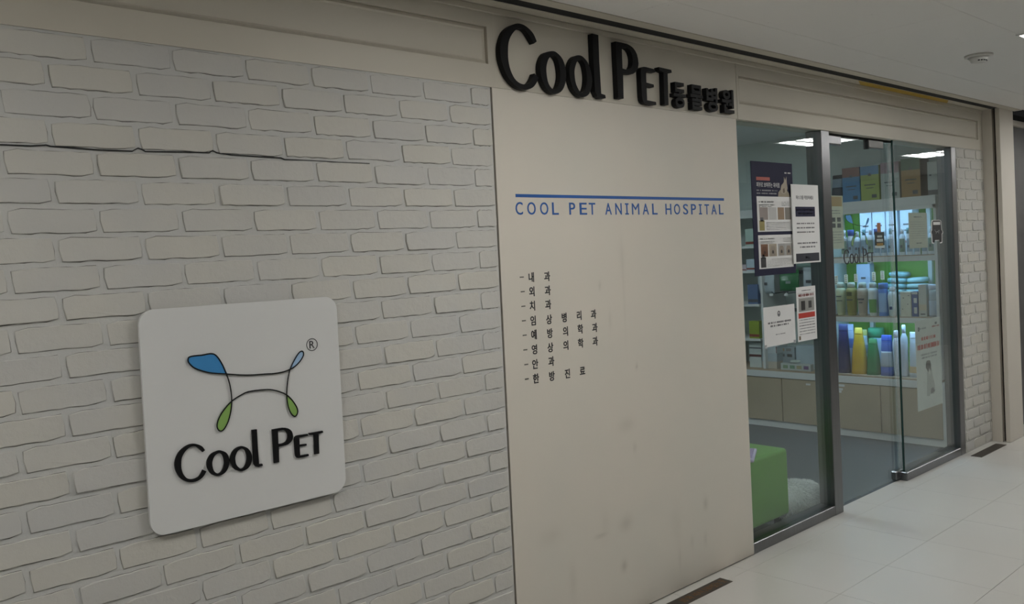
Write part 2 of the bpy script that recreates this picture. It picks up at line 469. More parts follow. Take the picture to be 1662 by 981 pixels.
recessed('trim_2', -3.2, XB+.02, ZT, ZW, -2.9, 2.176, 2.272, 2.41, 'cream frieze with a long sunk panel above the brick wall')
struct(box('trim_3', (XB+.02, -.002, ZT+.001), (XP+.012, .12, ZW), CREAM_FR), 'plain cream band carrying the black shop name letters', 'trim')
hd = recessed('trim_4', XP+.012, XE, ZT, ZW, XP+.03, XE-.085, 2.264, 2.404, 'cream header with a framed panel above the glass door')
# cornice strip and soffit with shutter slot
struct(box('trim_5', (-3.2, -.008, ZW), (XE, .12, ZC-.003), CREAM_FR, bev=.003), 'cream cornice strip under the shutter slot', 'trim')
struct(box('trim_6', (-3.2, -.066, ZC-.003), (XE, .12, ZC+.05), CREAM_FR), 'cream soffit strip beside the shutter slot', 'trim')
struct(box('trim_7', (-3.2, -.126, ZC-.001), (XE, -.066, ZC+.12), DARK), 'dark inside of the shutter slot in the ceiling', 'slot')
struct(box('trim_8', (-3.2, -.18, ZC-.004), (7.4, -.126, ZC+.09), CREAM_FR), 'cream edge trim along the ceiling by the shutter slot', 'trim')
# return wall / pillar with the shutter guide groove
rp = sempty('wall_return', (7.2, 0, 0), 'cream pillar with black shutter guide groove right of the brick pier', 'pillar')
box('inner_cheek', (XE, -.072, 0), (7.37, .12, ZC), CREAM, rp)
box('outer_cheek', (XE, -.126, 0), (7.37, -.094, ZC), CREAM, rp, bev=.003)
box('guide_groove', (XE+.05, -.094, 0), (7.37, -.072, ZC), DARK, rp)
# neighbour shop beyond the pillar
nb = sempty('wall_neighbour', (8.5, .1, 0), 'dark grey front of the neighbouring shop beyond the pillar', 'wall')
box('shutter_face', (7.37, .02, 0), (13.2, .12, 2.42), mat('dark_grey_stone', (.075, .073, .072), .5, var=.2, vscale=6), nb)
box('head_beam', (7.37, -.01, 2.42), (13.2, .12, 2.462), CREAM, nb)
box('head_slot', (7.37, .0, 2.462), (13.2, .12, 2.51), DARK, nb)
# corridor shell
struct(box('wall_opposite', (-3.3, -4.72, 0), (13.2, -4.6, 2.6), mat('dark_glazed_front', (.13, .14, .17), .35, var=.1, vscale=1)), 'dark glazed shop front on the far side of the corridor', 'wall')
struct(box('wall_end_near', (-3.32, -4.72, 0), (-3.2, .12, 2.6), GREYW), 'pale wall closing the corridor behind the camera', 'wall')
struct(box('wall_end_far', (13.2, -4.72, 0), (13.3, .12, 2.6), GREYW), 'pale wall at the far end of the corridor', 'wall')
# corridor floor: screed with tiles laid on it
fl = struct(box('floor', (-3.2, -4.6, -.06), (13.2, .12, -.0035), mat('tile_joint', (.26, .24, .21), .8, var=.2, vscale=20)), 'polished beige tile floor of the corridor', 'floor')
TP = .4635
def tiles(parent, xs, ys, vis, z0, z1, gap, m, name, bev):
    cache = {}; rv, rf = [], []
    for i in range(len(xs)-1):
        for j in range(len(ys)-1):
            a, b, c, d = xs[i]+gap/2, xs[i+1]-gap/2, ys[j]+gap/2, ys[j+1]-gap/2
            cx, cy = (a+b)/2, (c+d)/2; key = (round(b-a, 4), round(d-c, 4))
            if key not in cache:
                bm = bm_box((-(b-a)/2, -(d-c)/2, z0), ((b-a)/2, (d-c)/2, z1)); 
                bmesh.ops.bevel(bm, geom=[e for e in bm.edges if all((v.co.z > (z0+z1)/2) == (z1 > z0 and name == 'tile') for v in e.verts)], offset=bev, segments=1, affect='EDGES')
                me = bpy.data.meshes.new(name); bm.to_mesh(me); bm.free(); me.materials.append(m); cache[key] = me
            me = cache[key]
            if vis(cx, cy):
                o = bpy.data.objects.new(name, me); C.objects.link(o); o.parent = parent; o.location = Vector((cx, cy, random.uniform(-.0002, .0002)))-base_loc(parent)
            else:
                k = len(rv); rv += [(v.co.x+cx, v.co.y+cy, v.co.z) for v in me.vertices]; rf += [tuple(k+q for q in p.vertices) for p in me.polygons]
    if rv:
        o = make(name+'s', rv, rf, m, parent); o['kind'] = 'stuff'
xs = [3.604+TP*k for k in range(-14, 21)]; xs = [-3.2]+[x for x in xs if -3.1 < x < 13.1]+[13.2]
ys = [-.556+TP*k for k in range(-8, 2)]; ys = [-4.6]+[y for y in ys if -4.5 < y < -.05]+[.058]
tiles(fl, xs, ys, lambda x, y: 2.4 < x < 8.6 and y > -2.2, -.006, 0, .0015, TILE, 'tile', .0005)
# threshold screed under the shop front
struct(box('trim_9', (-3.2, .058, -.0035), (13.2, .12, -.0005), mat('threshold_stone', (.09, .095, .10), .5, var=.1)), 'stone threshold strip under the shop front', 'threshold')
# ceiling
ce = struct(box('ceiling', (-3.2, -4.6, ZC+.006), (13.2, -.18, ZC+.1), CEIL), 'off-white board ceiling of the corridor', 'ceiling')
xs = [3.34+.6*k for k in range(-11, 17)]; xs = [-3.2]+[x for x in xs if -3.1 < x < 13.1]+[13.2]
ys = [-.43-.6*k for k in range(8)][::-1]; ys = [-4.6]+[y for y in ys if -4.5 < y]+[-.18]
tiles(ce, xs, ys, lambda x, y: 1.9 < x < 7.4 and y > -1.7, ZC, ZC+.008, .0015, CEIL, 'ceiling_panel', .0004)

# ------------------------------------------------------------------ corridor ceiling lights
LAMP = (mat('lamp_reflector', (.8, .8, .8), .5, emit=(1.0, .985, .95, CORRIDOR_LIGHT*.30)), mat('lamp_lens', (.8, .8, .8), .5, emit=(1.0, .985, .95, CORRIDOR_LIGHT*2.35)))
LAMPW = mat('lamp_frame', (.75, .75, .74), .4, var=.02)
def ceiling_light(x, y0, y1, z, m, label, group, lw=.62):
    t = thing('ceiling_light', label, 'light', (x+lw/2, (y0+y1)/2, z), group)
    box('reflector', (x+.01, y0+.01, z-.004), (x+lw-.01, y1-.01, z-.001), m[0], t)
    for i in range(4):
        for j in range(4):
            cx, cy, a_, b_ = x+lw*(i+.5)/4, y0+(y1-y0)*(j+.5)/4, lw*.075, (y1-y0)*.075
            box('lens', (cx-a_, cy-b_, z-.0055), (cx+a_, cy+b_, z-.004), m[1], t)
    for a, b in (((x, y0, z-.007), (x+lw, y0+.01, z)), ((x, y1-.01, z-.007), (x+lw, y1, z)), ((x, y0+.01, z-.007), (x+.01, y1-.01, z)), ((x+lw-.01, y0+.01, z-.007), (x+lw, y1-.01, z))):
        box('frame_bar', a, b, LAMPW, t)
    for k in (1, 2, 3): box('louvre', (x+lw*k/4-.004, y0+.01, z-.007), (x+lw*k/4+.004, y1-.01, z-.004), LAMPW, t)
    for k in (1, 2, 3): box('louvre', (x+.01, y0+(y1-y0)*k/4-.004, z-.007), (x+lw-.01, y0+(y1-y0)*k/4+.004, z-.004), LAMPW, t)
    return t
for i, (k, lab) in enumerate(((-2, 'white louvred ceiling light panel behind the camera, nearest the brick wall'), (-1, 'white louvred ceiling light panel in the corridor before the cream board'), (0, 'white louvred ceiling light panel at the right edge, past the smoke detector'), (1, 'white louvred ceiling light panel mirrored in the left glass pane'), (2, 'white louvred ceiling light panel mirrored in the pane beside the right post'), (3, 'white louvred ceiling light panel at the far end of the corridor'))):
    ceiling_light(4.61+2.6*k, -1.75, -1.02, ZC, LAMP, lab, 'corridor ceiling lights')

# ------------------------------------------------------------------ logotype outlines (traced on the wall sign)
YS = -.024            # face of the wall sign
def zp(s, ox, oy): return lambda pts: [(ox+a/s, oy+b/s) for a, b in pts]
z1, z2 = zp(9.343, 275, 690), zp(9.343, 395, 680)
GL = [
 ('C', [z1([(540,385),(505,335),(455,305),(380,288),(300,300),(220,345),(140,425),(95,530),(85,620),(105,710),(160,800),(230,850),(310,872),(400,862),(480,820),(530,765),(562,705)]), z1([(508,682),(480,740),(440,790),(380,820),(320,826),(260,805),(210,745),(185,670),(180,590),(190,500),(230,420),(290,355),(350,328),(400,330),(445,358),(505,415)])], 'open'),
 ('o', [z1([(745,392),(640,440),(585,520),(570,600),(590,680),(650,755),(740,776),(820,745),(880,680),(912,580),(905,500),(870,430),(810,397)]), z1([(745,430),(690,470),(655,550),(655,630),(680,705),(740,740),(790,710),(825,640),(835,560),(815,475),(785,437)])], 'round'),
 ('o', [z1([(1090,326),(1010,355),(950,425),(924,520),(940,600),(990,675),(1080,704),(1165,680),(1225,620),(1257,520),(1245,440),(1205,370),(1150,335)]), z1([(1095,362),(1040,395),(1005,470),(1000,530),(1020,610),(1085,668),(1135,640),(1170,570),(1178,490),(1160,410),(1135,375)])], 'round'),
 ('l', [z2([(133,172),(207,162),(218,400),(240,690),(290,686),(297,714),(230,734),(190,728),(162,690),(150,500)])], 'poly'),
 ('P', [z2([(440,165),(520,150),(600,138),(645,140),(680,148),(712,166),(735,190),(750,228),(757,270),(750,308),(735,340),(710,367),(680,390),(645,403),(610,412),(540,428),(545,660),(470,675)]), z2([(525,187),(600,175),(628,180),(650,195),(666,220),(675,250),(676,282),(668,316),(650,346),(620,367),(585,380),(533,385)])], 'poly'),
 ('E', [z2([(775,310),(782,285),(800,265),(822,256),(850,250),(980,232),(985,258),(850,290),(855,395),(960,382),(962,408),(857,425),(863,560),(990,538),(995,565),(900,590),(835,598),(812,592),(797,572),(790,540)])], 'poly'),
 ('T', [z2([(995,220),(1205,185),(1212,210),(1143,232),(1152,530),(1085,543),(1075,245),(1005,248)])], 'poly')]
def to_local(px):     # pixel -> (x, z) on the sign face
    p = onY(px[0], px[1], YS-.006); return Vector((p.x, p.z, 0))
LOGO = []
for ch, loops, kind in GL:
    L_ = [[to_local(p) for p in lp] for lp in loops]
    if kind == 'open': L_ = [crom(L_[0], 3, False)+crom(L_[1], 3, False)]
    elif kind == 'round': L_ = [crom(l, 3) for l in L_]
    LOGO.append((ch, L_))
def bbox(L_):
    q = [p for l in L_ for p in l]; return min(p.x for p in q), max(p.x for p in q), min(p.y for p in q), max(p.y for p in q)
# dog mark
d1, d2 = zp(5.45, 295, 535), zp(6.13, 430, 535)
head = d1([(395,395),(310,390),(230,380),(120,345),(65,295),(60,255),(90,238),(180,228),(260,215),(310,235),(360,310),(395,390)])
fleg = d1([(425,480),(443,600),(440,700),(415,810),(375,885),(340,900),(315,865),(325,800),(370,720),(440,640)])
belly = d1([(520,585),(600,550)])+d2([(0,600),(80,603),(160,625),(225,657)])
hleg = d2([(285,720),(325,790),(325,840),(300,867),(265,840),(235,770),(220,670)])
tailp = d2([(222,580),(235,470),(260,380),(310,280),(350,225),(380,220),(385,260),(350,320),(300,370),(255,397)])
back = d2([(180,425),(90,440),(0,445)])+d1([(654,402),(560,405),(470,401)])
DOGLINE = crom([to_local(p) for p in head+fleg+belly+hleg+tailp+back], 4)
HEADF = crom([to_local(p) for p in head[:-1]]+[to_local(d1([(402,385)])[0])], 4)
FLEGF = crom([to_local(p) for p in [fleg[9]]+[d1([(446,650)])[0]]+fleg[2:9]], 4)
HLEGF = crom([to_local(p) for p in [d2([(225,657)])[0]]+hleg], 4)
TAILF = crom([to_local(p) for p in tailp[2:]], 4)

def put_logo_letters(parent, f, th, m, name='letter', loc=None, which=range(7)):
    """f maps local (x,z) -> world point on the mounting face"""
    for i in which:
        ch, L_ = LOGO[i]
        prism(name, [[f(p) for p in l] for l in L_], Vector((0, -th, 0)), m, parent, loc)
# ------------------------------------------------------------------ wall sign on the brick
def rrect(x0, x1, z0, z1, r, n=8):
    out = []
    for cx, cz, a in ((x1-r, z1-r, 0), (x0+r, z1-r, 90), (x0+r, z0+r, 180), (x1-r, z0+r, 270)):
        for k in range(n+1):
            t = math.radians(a+90*k/n); out.append((cx+r*math.cos(t), cz+r*math.sin(t)))
    return out
a, b = onY(229.5, 600, YS), onY(554, 640, YS)
tl, bl = onY(400, 491.5, YS), onY(400, 836, YS)
sx0, sx1, sz1, sz0 = a.x, b.x, tl.z, bl.z
ws = thing('logo_sign', 'white rounded square sign with dog outline logo on the brick wall', 'sign', ((sx0+sx1)/2, YS, sz0))
prism('sign_board', [[Vector((x, YS, z)) for x, z in rrect(sx0, sx1, sz0, sz1, .042)]], Vector((0, .010, 0)), SIGNW, ws)
prism('backing_frame', [[Vector((x, YS+.010, z)) for x, z in rrect(sx0+.005, sx1-.005, sz0+.005, sz1-.005, .038)]], Vector((0, .020, 0)), SIGN_EDGE, ws)
fs_ = lambda p: Vector((p.x, YS, p.y))
put_logo_letters(ws, fs_, .006, BLACK)
for nm, lp, mm in (('head_shape', HEADF, LOGO_BLUE), ('foreleg_shape', FLEGF, LOGO_GREEN), ('hindleg_shape', HLEGF, LOGO_GREEN), ('tail_shape', TAILF, LOGO_LBLUE)):
    prism(nm, [[fs_(p) for p in lp]], Vector((0, -.004, 0)), mm, ws)
tube('dog_outline', [Vector((p.x, YS-.0045, p.y)) for p in DOGLINE], .0020, BLACK, ws, 6, True)
rc = to_local(d2([(477, 152)])[0]); rr = .0185
tube('trademark_ring', [Vector((rc.x+rr*math.cos(t*.2618), YS-.001, rc.y+rr*math.sin(t*.2618))) for t in range(24)], .0011, BLACKV, ws, 6, True)
put_text('trademark_letter', 'R', (rc.x-.0085, YS, rc.y-.0115), EX, EZ, .017, .023, .0012, BLACKV, ws)

# ------------------------------------------------------------------ black shop name above the board
LB = [(806.4, 872.8, 37.9, 144.2), (871, 919, 82.8, 152), (918.5, 961, 90, 157), (957.7, 981, 56.4, 159), (995.3, 1037, 71, 161), (1035, 1064.8, 109.5, 169.5), (1064.4, 1091.3, 110.8, 170)]
YL = -.030
cs = thing('channel_letter_sign', 'large black raised shop name letters on the cream band above the board', 'sign', (3.0, YL, 2.2))
def letter_boxes():
    out = []
    for u0, u1, v0, v1 in LB:
        um = (u0+u1)/2+2; vm = (v0+v1)/2
        x0 = onY(u0+6, vm, YL).x; x1 = onY(u1, vm, YL).x; zt = onY(um, v0, YL).z; zb = onY(um, v1, YL).z
        out.append([x0, x1, zb, zt])
    return out
BX = letter_boxes()
for (ch, L_), (x0, x1, zb, zt) in zip(LOGO, BX):
    bx0, bx1, bz0, bz1 = bbox(L_)
    f = lambda p: Vector((x0+(p.x-bx0)/(bx1-bx0)*(x1-x0), -.004, zb+(p.y-bz0)/(bz1-bz0)*(zt-zb)))
    o = prism('letter', [[f(p) for p in l] for l in L_], Vector((0, YL+.004, 0)), BLACK, cs)
for ch, (u0, u1, v0, v1) in zip('동물병원', [(1089, 1113, 134, 175), (1116, 1141, 138, 178), (1142, 1165, 142, 181), (1167, 1191.5, 145, 183)]):
    vm = (v0+v1)/2; um = (u0+u1)/2+2
    x0 = onY(u0+5, vm, YL).x; x1 = onY(u1, vm, YL).x; zb = onY(um, v1, YL).z; zt = onY(um, v0, YL).z
    put_text('letter', ch, (x0, -.004, zb), EX, EZ, x1-x0, zt-zb, -YL-.004, BLACK, cs, bold=.028)

# ------------------------------------------------------------------ vinyl lettering on the board
YV = -.0022
bt = thing('hospital_lettering', 'blue capital letters spelling the hospital name under a blue line', 'lettering', (3.0, YV, 1.75))
p0, p1 = onY(837, 318, YV), onY(1175, 323.6, YV); zb_ = (p0.z+p1.z)/2
th_ = abs(onY(1000, 318, YV).z-onY(1000, 322.6, YV).z)/2
box('underline', (p0.x, YV, zb_-th_), (p1.x, YV+.0012, zb_+th_), BLUE, bt)
zt = onY(837, 328, YV).z; zb = onY(837, 348.8, YV).z; hh = zt-zb
for ch, c, w in zip('COOLPETANIMALHOSPITAL', [140,225,313,390,507,583,645,757,827,885,945,1015,1078,1172,1232,1291,1346,1393,1438,1487,1537], [50,58,56,44,41,50,44,44,44,24,50,42,36,40,41,34,34,20,30,36,30]):
    u = 810+c/4.262; v = 338.5
    xa = onY(u-w/8.524, v, YV).x; xb = onY(u+w/8.524, v, YV).x
    if ch == 'I':
        xm = (xa+xb)/2; s = .0062; g = lambda a_, b_: Vector((a_, YV, b_)); q = (xb-xa)/2
        prism('letter', [[g(xa, zb), g(xb, zb), g(xb, zb+s), g(xm+s*.65, zb+s), g(xm+s*.65, zt-s), g(xb, zt-s), g(xb, zt), g(xa, zt), g(xa, zt-s), g(xm-s*.65, zt-s), g(xm-s*.65, zb+s), g(xa, zb+s)]], Vector((0, .0012, 0)), BLUE, bt)
    else:
        put_text('letter', ch, (xa, YV+.0012, zb), EX, EZ, xb-xa, hh, .0012, BLUE, bt, bold=0.0 if ch == 'M' else .006)
ROWS = [((80,94), '내과', [(152,95),(272,88)], 'first'), ((87,204), '외과', [(156,203),(277,195)], 'second'), ((92,315), '치과', [(160,312),(280,302)], 'third'),
 ((96,425), '임상병리과', [(166,424),(287,415),(402,401),(515,385),(624,375)], 'fourth'), ((102,535), '예방의학과', [(172,531),(294,520),(411,505),(524,488),(634,477)], 'fifth'),
 ((107,646), '영상의학과', [(176,643),(297,628),(414,612),(527,595),(637,580)], 'sixth'), ((114,757), '안과', [(182,754),(304,733)], 'seventh'), ((118,867), '한방진료', [(188,863),(309,845),(426,826),(540,804)], 'eighth and lowest')]
DASH = mat('grey_vinyl', (.13, .13, .11), .5, var=.1)
for dsh, txt, cen, nth in ROWS:
    q = onY(830+dsh[0]/4.673, 430+dsh[1]/4.673, YV)
    t = thing('department_lettering', 'small black Korean lettering, %s line of the list on the cream board' % nth, 'lettering', (q.x, YV, q.z), 'department list on the cream board')
    box('dash', (q.x-.010, YV, q.z-.0022), (q.x+.010, YV+.0012, q.z+.0022), DASH, t)
    zs = [onY(830+c[0]/4.673, 430+c[1]/4.673, YV).z for c in cen]; zm = sum(zs)/len(zs)
    for ch, c in zip(txt, cen):
        p = onY(830+c[0]/4.673, 430+c[1]/4.673, YV); hgt = .0375; wd_ = .035
        vv, ff, gx0, gx1, gy0, gy1 = glyph(ch, .018); sc_ = hgt/.93; hgt = (gy1-gy0)*sc_; wd_ = (gx1-gx0)*sc_*.90
        put_text('character', ch, (p.x-wd_/2, YV+.0012, p.z-hgt/2), EX, EZ, wd_, hgt, .0012, BLACKV, t, bold=.018)

# ------------------------------------------------------------------ glass shop front
box_ = box
w1 = sempty('window_1', (4.2, GY, 0), 'fixed glass pane with steel sill left of the door', 'window')
box('pane', (XP+.004, GY-.005, .056), (4.652, GY+.005, ZT), GLASS, w1)
box('sill', (XP+.002, 0.002, -.0005), (4.655, .10, .055), STEEL, w1, bev=.003)
box('post', (4.652, 0, 0), (4.745, .095, ZT), STEEL, w1, bev=.003)
box('post_flange', (4.745, 0.004, 0), (4.752, .09, ZT), STEEL, w1)
w2 = sempty('window_2', (6.0, GY, 0), 'fixed glass pane with steel sill right of the door', 'window')
box('pane', (5.624, GY-.005, .056), (6.49, GY+.005, ZT), GLASS, w2)
box('pane_edge', (5.618, GY-.006, .056), (5.624, GY+.006, ZT), GLASS_EDGE, w2)
box('sill', (5.60, .002, -.0005), (6.49, .10, .055), STEEL, w2, bev=.004)
box('post', (6.49, 0, -.0005), (XD, .10, ZT), STEEL, w2, bev=.004)
dr = sempty('door_1', (5.2, .06, 0), 'frameless glass swing door with corner fittings and logo decal', 'door')
box('pane', (4.762, .055, .012), (5.618, .065, 2.176), GLASS, dr)
box('edge_strip', (5.618, .0545, .012), (5.655, .0655, 2.176), mat('clear_strip', (.62, .66, .64), .2, var=.05, alpha=.35), dr)
DFIT = mat('dark_fitting', (.10, .10, .095), .35, 0.8, var=.1)
box('top_fitting', (5.335, .045, 2.128), (5.535, .075, 2.178), DFIT, dr, bev=.004)
box('top_fitting_rim', (5.320, .046, 2.120), (5.336, .074, 2.178), DARK, dr)
box('bottom_fitting', (5.535, .042, .012), (5.655, .078, .068), STEEL, dr, bev=.006)
box('closer_case', (4.775, .036, 2.122), (4.965, .085, 2.176), STEEL, dr, bev=.006)
box('top_seal', (4.752, .05, 2.176), (5.665, .07, ZT), DARK, dr)
# logo decal on the door glass
YD = .0535
xa, xb = onY(1369, 420, YD).x, onY(1417.5, 414, YD).x; zt, zb = onY(1393, 404, YD).z, onY(1393, 428, YD).z
lb = [min(bbox(l)[0] for _, l in LOGO), max(bbox(l)[1] for _, l in LOGO), min(bbox(l)[2] for _, l in LOGO), max(bbox(l)[3] for _, l in LOGO)]
sc_ = (xb-xa)/(lb[1]-lb[0])
fd = lambda p: Vector((xa+(p.x-lb[0])*sc_, YD, zb+(p.y-lb[2])*sc_))
put_logo_letters(dr, fd, .0008, BLACKV, 'decal_letter')
for nm, lp, mm in (('decal_head', HEADF, LOGO_BLUE), ('decal_foreleg', FLEGF, mat('decal_green', srgb(120, 160, 110), .4, var=.05)), ('decal_hindleg', HLEGF, MATS['decal_green'] if 'decal_green' in MATS else None), ('decal_tail', TAILF, LOGO_BLUE)):
    prism(nm, [[fd(p) for p in lp]], Vector((0, -.0006, 0)), mm or MATS['decal_green'], dr)
tube('decal_outline', [fd(p) for p in DOGLINE], .0013, BLACKV, dr, 5, True)

# shutter floor plates
PLATE = mat('bronze_plate', (.045, .036, .028), .4, 0.3, var=.25, vscale=40)
ORANGE = mat('worn_orange_print', srgb(112, 80, 48), .6, var=.35, vscale=60)
fp = thing('floor_plate', 'dark bronze floor plate with worn orange lettering along the board', 'plate', (3.19, -.086, 0))
box('plate', (2.94, -.121, 0), (3.433, -.05, .0025), PLATE, fp, bev=.001)
for ch, x, w in (('방', 3.105, .034), ('화', 3.146, .034), ('셔', 3.187, .034), ('터', 3.228, .030), ('|', 3.262, .004), ('내', 3.278, .028), ('려', 3.308, .026), ('오', 3.336, .026), ('는', 3.364, .026), ('곳', 3.400, .026), ('|', 3.09, .004)):
    put_text('character', ch, (x-w/2, -.105, .0025), EX, (0, 1, 0), w, .038, .0006, ORANGE, fp, bold=.01)
fp2 = box('floor_plate', (6.505, -.128, 0), (6.992, -.054, .003), PLATE, bev=.001, loc=(6.75, -.09, 0))
tag(fp2, 'plain dark bronze floor plate at the foot of the brick pier', 'plate')

# yellow tape on the soffit, smoke detector
YELLOW = mat('yellow_film', srgb(190, 155, 45), .5, var=.08)
TQ = [(5.00, -.064), (5.13, -.010), (6.43, -.010), (6.31, -.064)]
tp = make('yellow_tape', [(x, y, ZC-.0042) for x, y in TQ]+[(x, y, ZC-.003) for x, y in TQ], [(0, 1, 2, 3), (7, 6, 5, 4), (0, 4, 5, 1), (1, 5, 6, 2), (2, 6, 7, 3), (3, 7, 4, 0)], YELLOW, loc=(5.0, -.064, ZC-.0042))
tag(tp, 'long strip of yellow tape on the soffit above the glass door', 'tape')
sd = thing('smoke_detector', 'round white smoke detector on the corridor ceiling', 'smoke detector', (4.94, -.74, ZC))
PLW = mat('white_plastic', (.62, .61, .58), .4, var=.03)
lathe('base', [(.062, -.012), (.068, -.008), (.068, 0)], (4.94, -.74, ZC), PLW, sd, 28)
lathe('chamber', [(.030, -.038), (.036, -.036), (.040, -.027), (.052, -.012)], (4.94, -.74, ZC), PLW, sd, 28)
for k in range(9):
    a = math.radians(200+k*20); c_, s_ = math.cos(a), math.sin(a); p = Vector((4.94+.0372*c_, -.74+.0372*s_, ZC-.032))
    e = Vector((-s_, c_, 0)); n_ = Vector((c_, s_, 0))
    make('vent_slot', [p-e*.005+n_*.002+EZ*dz for dz in (-.003, .003)]+[p+e*.005+n_*.002+EZ*dz for dz in (-.003, .003)]+[p-e*.005-n_*.003+EZ*dz for dz in (-.003, .003)]+[p+e*.005-n_*.003+EZ*dz for dz in (-.003, .003)], [(0, 2, 3, 1), (4, 5, 7, 6), (0, 4, 6, 2), (1, 3, 7, 5), (0, 1, 5, 4), (2, 6, 7, 3)], DARK, sd)

# ------------------------------------------------------------------ shop interior shell
XR, YB2, XL2 = 7.06, 4.6, 2.6
MINT = mat('mint_wall_paint', (.66, .72, .68), .6, var=.03, vscale=2)
SFLOOR = mat('grey_vinyl_floor', (.082, .087, .092), .55, var=.06, vscale=30)
struct(box('floor_shop', (XL2, .12, -.06), (XR, YB2, -.0005), SFLOOR), 'dark grey vinyl floor inside the shop', 'floor')
struct(box('ceiling_shop', (XL2, .12, ZC), (XR, YB2, ZC+.1), mat('shop_ceiling_paint', (.72, .74, .74), .7, var=.03)), 'pale grey ceiling inside the shop', 'ceiling')
struct(box('wall_shop_right', (XR, .12, 0), (XR+.1, YB2, ZC+.1), MINT), 'pale mint wall behind the display shelves', 'wall')
struct(box('wall_shop_back', (XL2, YB2, 0), (XR, YB2+.1, ZC+.1), MINT), 'pale mint back wall of the shop', 'wall')
struct(box('wall_shop_left', (XL2-.1, .12, 0), (XL2, YB2, ZC+.1), MINT), 'pale mint left wall of the shop', 'wall')
struct(box('wall_shop_head', (XL2, .12, ZT), (XR, .14, ZC), MINT), 'pale wall strip above the glass inside the shop', 'wall')
FILL_LAMP = (mat('shop_fill_reflector', (.8, .8, .8), .5, emit=(.86, .95, 1.0, SHOP_FILL*.30)), mat('shop_fill_lens', (.8, .8, .8), .5, emit=(.86, .95, 1.0, SHOP_FILL*2.35)))  # lamps out of view, added to brighten the interior
for x, y, lab in ((4.6, 1.0, 'unseen white louvred ceiling light panel added inside the shop near the glass'), (4.6, 2.9, 'unseen white louvred ceiling light panel added deep inside the shop')):
    ceiling_light(x, y, y+.62, ZC, FILL_LAMP, lab, 'added shop ceiling lights')

# ------------------------------------------------------------------ display shelving along the shop's right wall
XS = 6.66                       # front of the shelving
LEDM = mat('led_strip', (.8, .9, 1), .4, emit=(.38, .68, 1.0, SHELF_LED))
Y0, Y1, Y2, Y3 = .185, 1.09, 1.665, 2.12
Z_TOP, Z2, Z3, ZK = 1.868, 1.432, .965, .500
ds = thing('display_shelf', 'white lit display shelf with green back behind the glass door', 'shelf', (XS, (Y0+Y1)/2, ZK))
box('back_panel', (7.03, Y0, ZK), (7.058, Y1, 1.80), GREEN_BACK, ds)
box('top_board', (XS, Y0, 1.80), (7.058, Y1, Z_TOP), WHITE, ds, bev=.002)
for z in (Z2, Z3):
    s = box('shelf_board', (XS+.012, Y0+.02, z-.022), (7.03, Y1-.02, z-.006), WHITE, ds)
    box('front_lip', (XS, Y0+.02, z-.045), (XS+.012, Y1-.02, z-.006), WHITE, s)
    box('wood_liner', (XS, Y0+.02, z-.006), (7.03, Y1-.02, z), WOOD, s)
    led = box('light_strip', (XS+.02, Y0+.05, z-.034), (XS+.05, Y1-.05, z-.024), LEDM, ds)
box('front_lip', (XS, Y0, 1.772), (XS+.012, Y1, 1.80), WHITE, ds)
box('light_strip', (XS+.02, Y0+.05, 1.788), (XS+.06, Y1-.05, 1.80), LEDM, ds)
for y in (Y0, Y1-.02): box('side_panel', (XS, y, ZK), (7.03, y+.02, 1.80), WHITE, ds)
for y in (.84, .36): box('upright', (6.99, y, ZK), (7.03, y+.03, 1.80), WHITE, ds)
hk = thing('hook_display', 'shelf bay with hooks for hanging treat bags behind the posters', 'shelf', (XS, (Y1+Y2)/2, .45))
box('back_panel', (7.03, Y1, ZK), (7.058, Y2, 1.80), MINT, hk)
box('top_board', (XS, Y1, 1.80), (7.058, Y2, Z_TOP), WHITE, hk, bev=.002)
for y in (Y1, Y2-.02): box('side_panel', (XS, y, ZK), (7.03, y+.02, 1.80), WHITE, hk)
box('hook_rail', (6.97, Y1+.02, 1.30), (6.99, Y2-.02, 1.33), STEEL, hk)
for y in (1.60, 1.44, 1.30, 1.16): tube('hook', [(6.97, y, 1.315), (6.80, y, 1.315), (6.72, y, 1.318), (6.70, y, 1.332)], .004, STEEL, hk)
box('hook_rail', (6.97, Y1+.02, .97), (6.99, Y2-.02, 1.0), STEEL, hk)
for y in (1.58, 1.44, 1.30): tube('hook', [(6.97, y, 1.145), (6.72, y, 1.145), (6.70, y, 1.16)], .004, STEEL, hk)
for y in (1.58, 1.44, 1.30): box('price_holder', (6.688, y-.018, 1.125), (6.694, y+.018, 1.145), PAPER, hk)
sh = thing('wall_shelf', 'narrow white shelf column farthest back along the shop wall', 'shelf', (XS, (Y2+Y3)/2, .45))
box('back_panel', (7.03, Y2, ZK), (7.058, Y3, 1.80), MINT, sh)
box('top_board', (XS, Y2, 1.80), (7.058, Y3, Z_TOP), WHITE, sh, bev=.002)
for y in (Y2, Y3-.02): box('side_panel', (XS+.1, y, ZK), (7.03, y+.02, 1.80), WHITE, sh)
for z in (1.56, 1.345, 1.055, .755): box('shelf_board', (XS, Y2+.02, z-.02), (7.03, Y3-.02, z), WHITE, sh)

